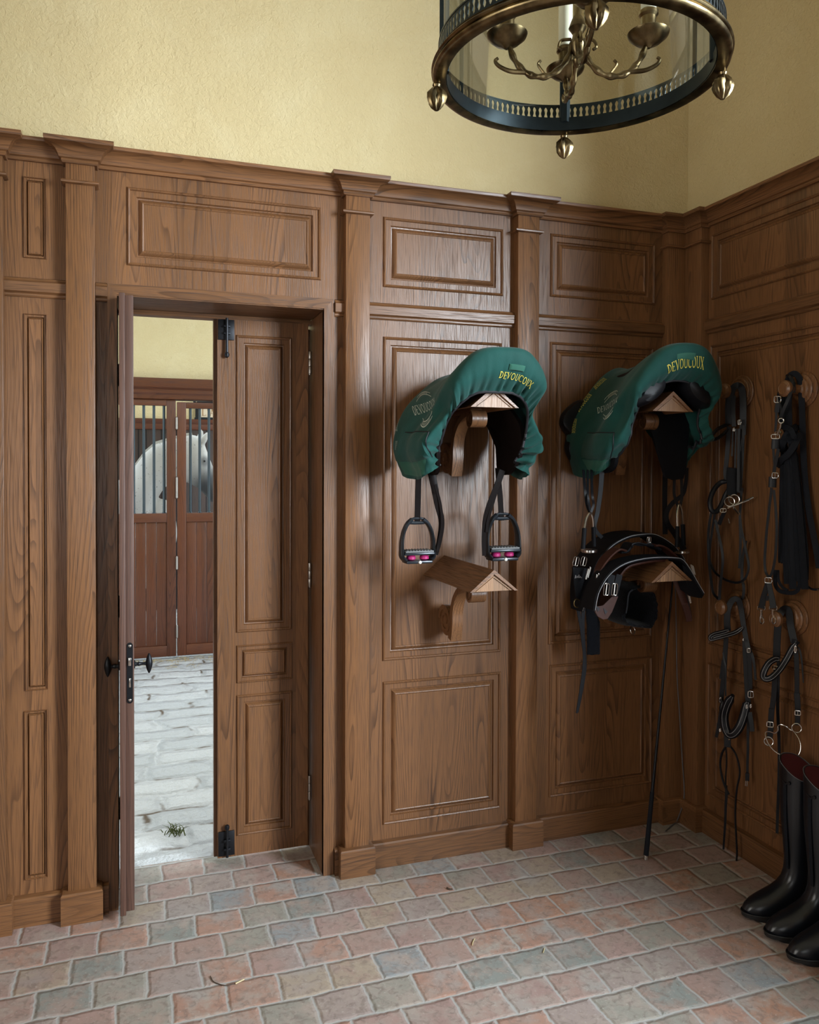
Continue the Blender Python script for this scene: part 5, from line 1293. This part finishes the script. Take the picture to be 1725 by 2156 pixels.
def gallery(z0, h):
    """pierced band: hourglass openings cut through a thin strip"""
    mb = MB(); n = 128
    hole = [(0,.42),(.18,.34),(.29,.21),(.19,.07),(.16,0),(.19,-.07),(.29,-.21),(.18,-.34),(0,-.42),(-.18,-.34),(-.29,-.21),(-.19,-.07),(-.16,0),(-.19,.07),(-.29,.21),(-.18,.34)]
    outr = [(0,.5),(.25,.5),(.5,.5),(.5,.25),(.5,0),(.5,-.25),(.5,-.5),(.25,-.5),(0,-.5),(-.25,-.5),(-.5,-.5),(-.5,-.25),(-.5,0),(-.5,.25),(-.5,.5),(-.25,.5)]
    for i in range(n):
        a0 = 2*PI*(i+.5)/n; da = 2*PI/n
        P = lambda x, y, d: pol(LR-.004+d, a0+x*da, z0+h*(.55+y*.8))
        b = len(mb.v)
        for d in (0, .0016):
            mb.v += [tuple(P(x, y, d)) for x, y in outr]+[tuple(P(x, y, d)) for x, y in hole]
        for j in range(16):
            k = (j+1) % 16
            mb.f += [(b+j, b+k, b+16+k, b+16+j), (b+32+j, b+32+16+j, b+32+16+k, b+32+k), (b+16+j, b+16+k, b+48+k, b+48+j)]
    for zz in ((z0, z0+h*.16), (z0+h*.945, z0+h*1.02)):
        rows = [[pol(LR-.0045+d, 2*PI*k/128, z) for d, z in ((0,zz[0]),(.003,zz[0]),(.003,zz[1]),(0,zz[1]))] for k in range(129)]
        mb.loft(rows, True, False)
    return mb
gallery(LZ+.022, .041).build('gallery', M['patina'], LN, smooth=False)  # dark patina that also carries the backlit shade of the gallery
gl = MB(); gl.loft([[pol(LR-.010, 2*PI*k/96, z) for k in range(96)] for z in (LZ+.02, LZ+LH-.02)], True, False)
gl.build('glass', M['glass'], LN)
for k in range(4):
    a_ = AZ0+k*PI/2
    c0_, c1_ = pol(LR-.016, a_, 0), pol(LR-.004, a_, 0); td = V((-math.sin(a_), math.cos(a_), 0))
    MB().loft([[c0_+td*.011+V((0,0,z)), c0_+td*.0035+V((0,0,z))-(c1_-c0_)*.5, c0_-td*.0035+V((0,0,z))-(c1_-c0_)*.5, c0_-td*.011+V((0,0,z)), c1_-td*.011+V((0,0,z)), c1_+td*.011+V((0,0,z))] for z in (LZ+.02, LZ+LH-.02)], True, True).build('upright', M['patina'], LN, smooth=False)
    fb = MB(); rings = []
    pr = [(.006,.004),(.0085,-.004),(.007,-.008),(.012,-.012),(.0165,-.020),(.0175,-.028),(.015,-.038),(.010,-.047),(.004,-.053),(.0,-.0545)]
    for r_, h in pr:
        rr = []
        for j in range(24):
            t = 2*PI*j/24; bmp = 1+(.20*math.sin(j/24*2*PI*7+(h*700))*(1 if -.048 < h < -.013 else 0)); rr.append(pol(LR+.002, a_, LZ+h)+V((r_*bmp*math.cos(t), r_*bmp*math.sin(t), 0)))
        rings.append(rr)
    fb.loft(rings).build('acorn_finial', M['lbrass'], LN)
# candle cluster
ZC = LZ-.018
stm = [(.0,-.050),(.006,-.046),(.010,-.036),(.007,-.028),(.013,-.018),(.016,-.005),(.011,.006),(.009,.014),(.017,.026),(.012,.040),(.0075,.05),(.0075,.10),(.013,.12),(.016,.14),(.009,.16),(.0065,.20),(.0065,.56)]
MB().lathe([(r_, ZC+.085+h) for r_, h in stm], (LC.x, LC.y, 0), 'z', 24).build('stem', M['lbrass'], LN)
for k in range(4):
    a_ = math.radians(70)+k*PI/2
    ar = MB(); path = cr([pol(.008,a_,ZC+.085), pol(.022,a_,ZC+.048), pol(.052,a_,ZC+.022), pol(.088,a_,ZC+.022), pol(.116,a_,ZC+.045), pol(.132,a_,ZC+.080)], 8)
    ar.tube(path, [.0058+.0012*math.sin(i*1.1) for i in range(len(path))], 10)
    ar.tube(cr([pol(.100,a_,ZC+.028), pol(.128,a_,ZC+.030), pol(.150,a_,ZC+.040), pol(.157,a_,ZC+.050), pol(.152,a_,ZC+.055)], 5), [.005-.0001*i for i in range(21)], 8)
    ar.tube(cr([pol(.064,a_,ZC+.026), pol(.075,a_,ZC+.042), pol(.07,a_,ZC+.05)], 5), .0026, 6)
    ar.tube(cr([pol(.012,a_,ZC+.09), pol(.03,a_,ZC+.088), pol(.036,a_,ZC+.076), pol(.03,a_,ZC+.07)], 5), .003, 6)
    ao = ar.build('candle_arm', M['lbrass'], LN)
    c = pol(.135, a_, 0)
    MB().lathe([(.004,ZC+.072),(.010,ZC+.077),(.024,ZC+.083),(.037,ZC+.094),(.0395,ZC+.100),(.0385,ZC+.101),(.030,ZC+.094),(.014,ZC+.088),(.0125,ZC+.095),(.0155,ZC+.100),(.0135,ZC+.108),(.0145,ZC+.130),(.0185,ZC+.135),(.0185,ZC+.141),(.015,ZC+.144),(.0,ZC+.144)], (c.x, c.y, 0), 'z', 30).build('drip_pan', M['lbrass'], ao)
    MB().lathe([(.0145,ZC+.143),(.0145,ZC+.265),(.011,ZC+.272),(.0,ZC+.273)], (c.x, c.y, 0), 'z', 20).build('candle', M['candle'], ao)
# crown and chain to the ceiling
cb = MB()
for k in range(4):
    a_ = AZ0+k*PI/2; cb.tube(cr([pol(LR-.004,a_,LZ+LH-.01), pol(LR-.01,a_,LZ+LH+.08), pol(LR*.62,a_,LZ+LH+.20), pol(LR*.25,a_,LZ+LH+.24), pol(.02,a_,LZ+LH+.34)], 7), .008, 8)
cb.lathe([(.0,LZ+LH+.30),(.03,LZ+LH+.31),(.035,LZ+LH+.34),(.012,LZ+LH+.37),(.0,LZ+LH+.38)], (LC.x, LC.y, 0), 'z', 20)
cb.tube([V((LC.x,LC.y,LZ+.64)), V((LC.x,LC.y,LZ+LH+.31))], .0065, 8)
cb.build('crown', M['lbrass'], LN)
ch = MB(); z = LZ+LH+.375; i = 0
while z < CEIL-.03:
    pts = []
    for k in range(14):
        t = 2*PI*k/14; x, zz = .011*math.cos(t), .022*math.sin(t); pts.append(V((LC.x+(x if i % 2 else 0), LC.y+(0 if i % 2 else x), z+zz)))
    ch.tube(pts, .003, 6, closed=True); z += .036; i += 1
ch.lathe([(.004,CEIL-.05),(.03,CEIL-.03),(.06,CEIL-.012),(.062,CEIL-.001)], (LC.x, LC.y, 0), 'z', 24)
ch.build('chain', M['lbrass'], LN)

# ================================================================== BITS ON THE FLOOR
M['strawfloor'] = plain('dry_straw', (.55,.45,.25), .6); M['twig'] = plain('brown_twig', (.07,.045,.03), .7)
def bit(pts, r, name, mat, label, cat):
    P = [PF(x, y, r+.0008) for x, y in pts]
    return tag(rebase(MB().tube(cr(P, 5), r, 6).build(name, M[mat], None), tuple(P[0])), label, cat)
bit([(443,2055),(449,2066),(459,2071),(475,2075),(494,2071)], .0013, 'twig', 'twig', 'thin curved dark twig on the tiles in front of the doorway', 'twig')
bit([(496,2071),(514,2062)], .0022, 'straw_stalk', 'strawfloor', 'short pale straw piece touching the dark twig', 'straw')
bit([(1000,1976),(996,1984),(995,1990)], .0015, 'straw_stalk', 'strawfloor', 'small yellow straw piece alone in the middle of the tiles', 'straw')
bit([(1147,1996),(1144,2006)], .0012, 'straw_stalk', 'strawfloor', 'thin straw sliver on the tiles between the whip and the boots', 'straw')
bit([(941,1869),(947,1872),(953,1872)], .003, 'bark_chip', 'twig', 'small brown bark chip on the tiles below the green covered saddle', 'bark chip')
# ================================================================== LIGHT
wd = D.worlds.new('sky'); SC.world = wd; wd.use_nodes = True
bg = wd.node_tree.nodes['Background']; bg.inputs[0].default_value = (.80,.92,1.0,1); bg.inputs[1].default_value = 2.3
def area(name, loc, rot, sx, sy, power, col):
    l = D.lights.new(name, 'AREA'); l.shape = 'RECTANGLE'; l.size = sx; l.size_y = sy; l.energy = power; l.color = col
    o = D.objects.new(name, l); COL.objects.link(o); o.location = loc; o.rotation_euler = rot; return o
area('outdoor_area_light', (1.7, -4.55, 2.5), (0, PI/2+math.radians(-8), math.radians(-42)), 2.6, 2.3, 900, (.82,.92,1.0))
area('window_fill', ((FX0+FX1)/2, -5.53, (FZ0+FZ1)/2), (PI/2, 0, 0), FX1-FX0, FZ1-FZ0, 10, (1.0,.95,.86))
area('window_fill', (-4.93, (HY0+HY1)/2, (HZ0+HZ1)/2), (0, -PI/2, 0), HZ1-HZ0, HY1-HY0, 38, (1.0,.93,.82))  # added fill lamp that brightens the right wall
area('outdoor_area_light', ((FX0+FX1)/2, -6.3, 4.1), (math.radians(42), 0, 0), 1.6, 1.2, 400, (1.0,.95,.88))  # added lamp, bounces off the unseen floor to brighten the upper walls
SC.view_settings.view_transform = 'Standard'; SC.view_settings.look = 'None'; SC.view_settings.gamma = 1
SC.view_settings.use_curve_mapping = False
SC.view_settings.exposure = .42
cy = SC.cycles
cy.max_bounces = 7; cy.diffuse_bounces = 4; cy.glossy_bounces = 3; cy.transmission_bounces = 5; cy.transparent_max_bounces = 10
cy.caustics_reflective = False; cy.caustics_refractive = False
cy.sample_clamp_indirect = 6
cy.use_denoising = True
for o in D.objects:
    if '_o' in o: del o['_o']
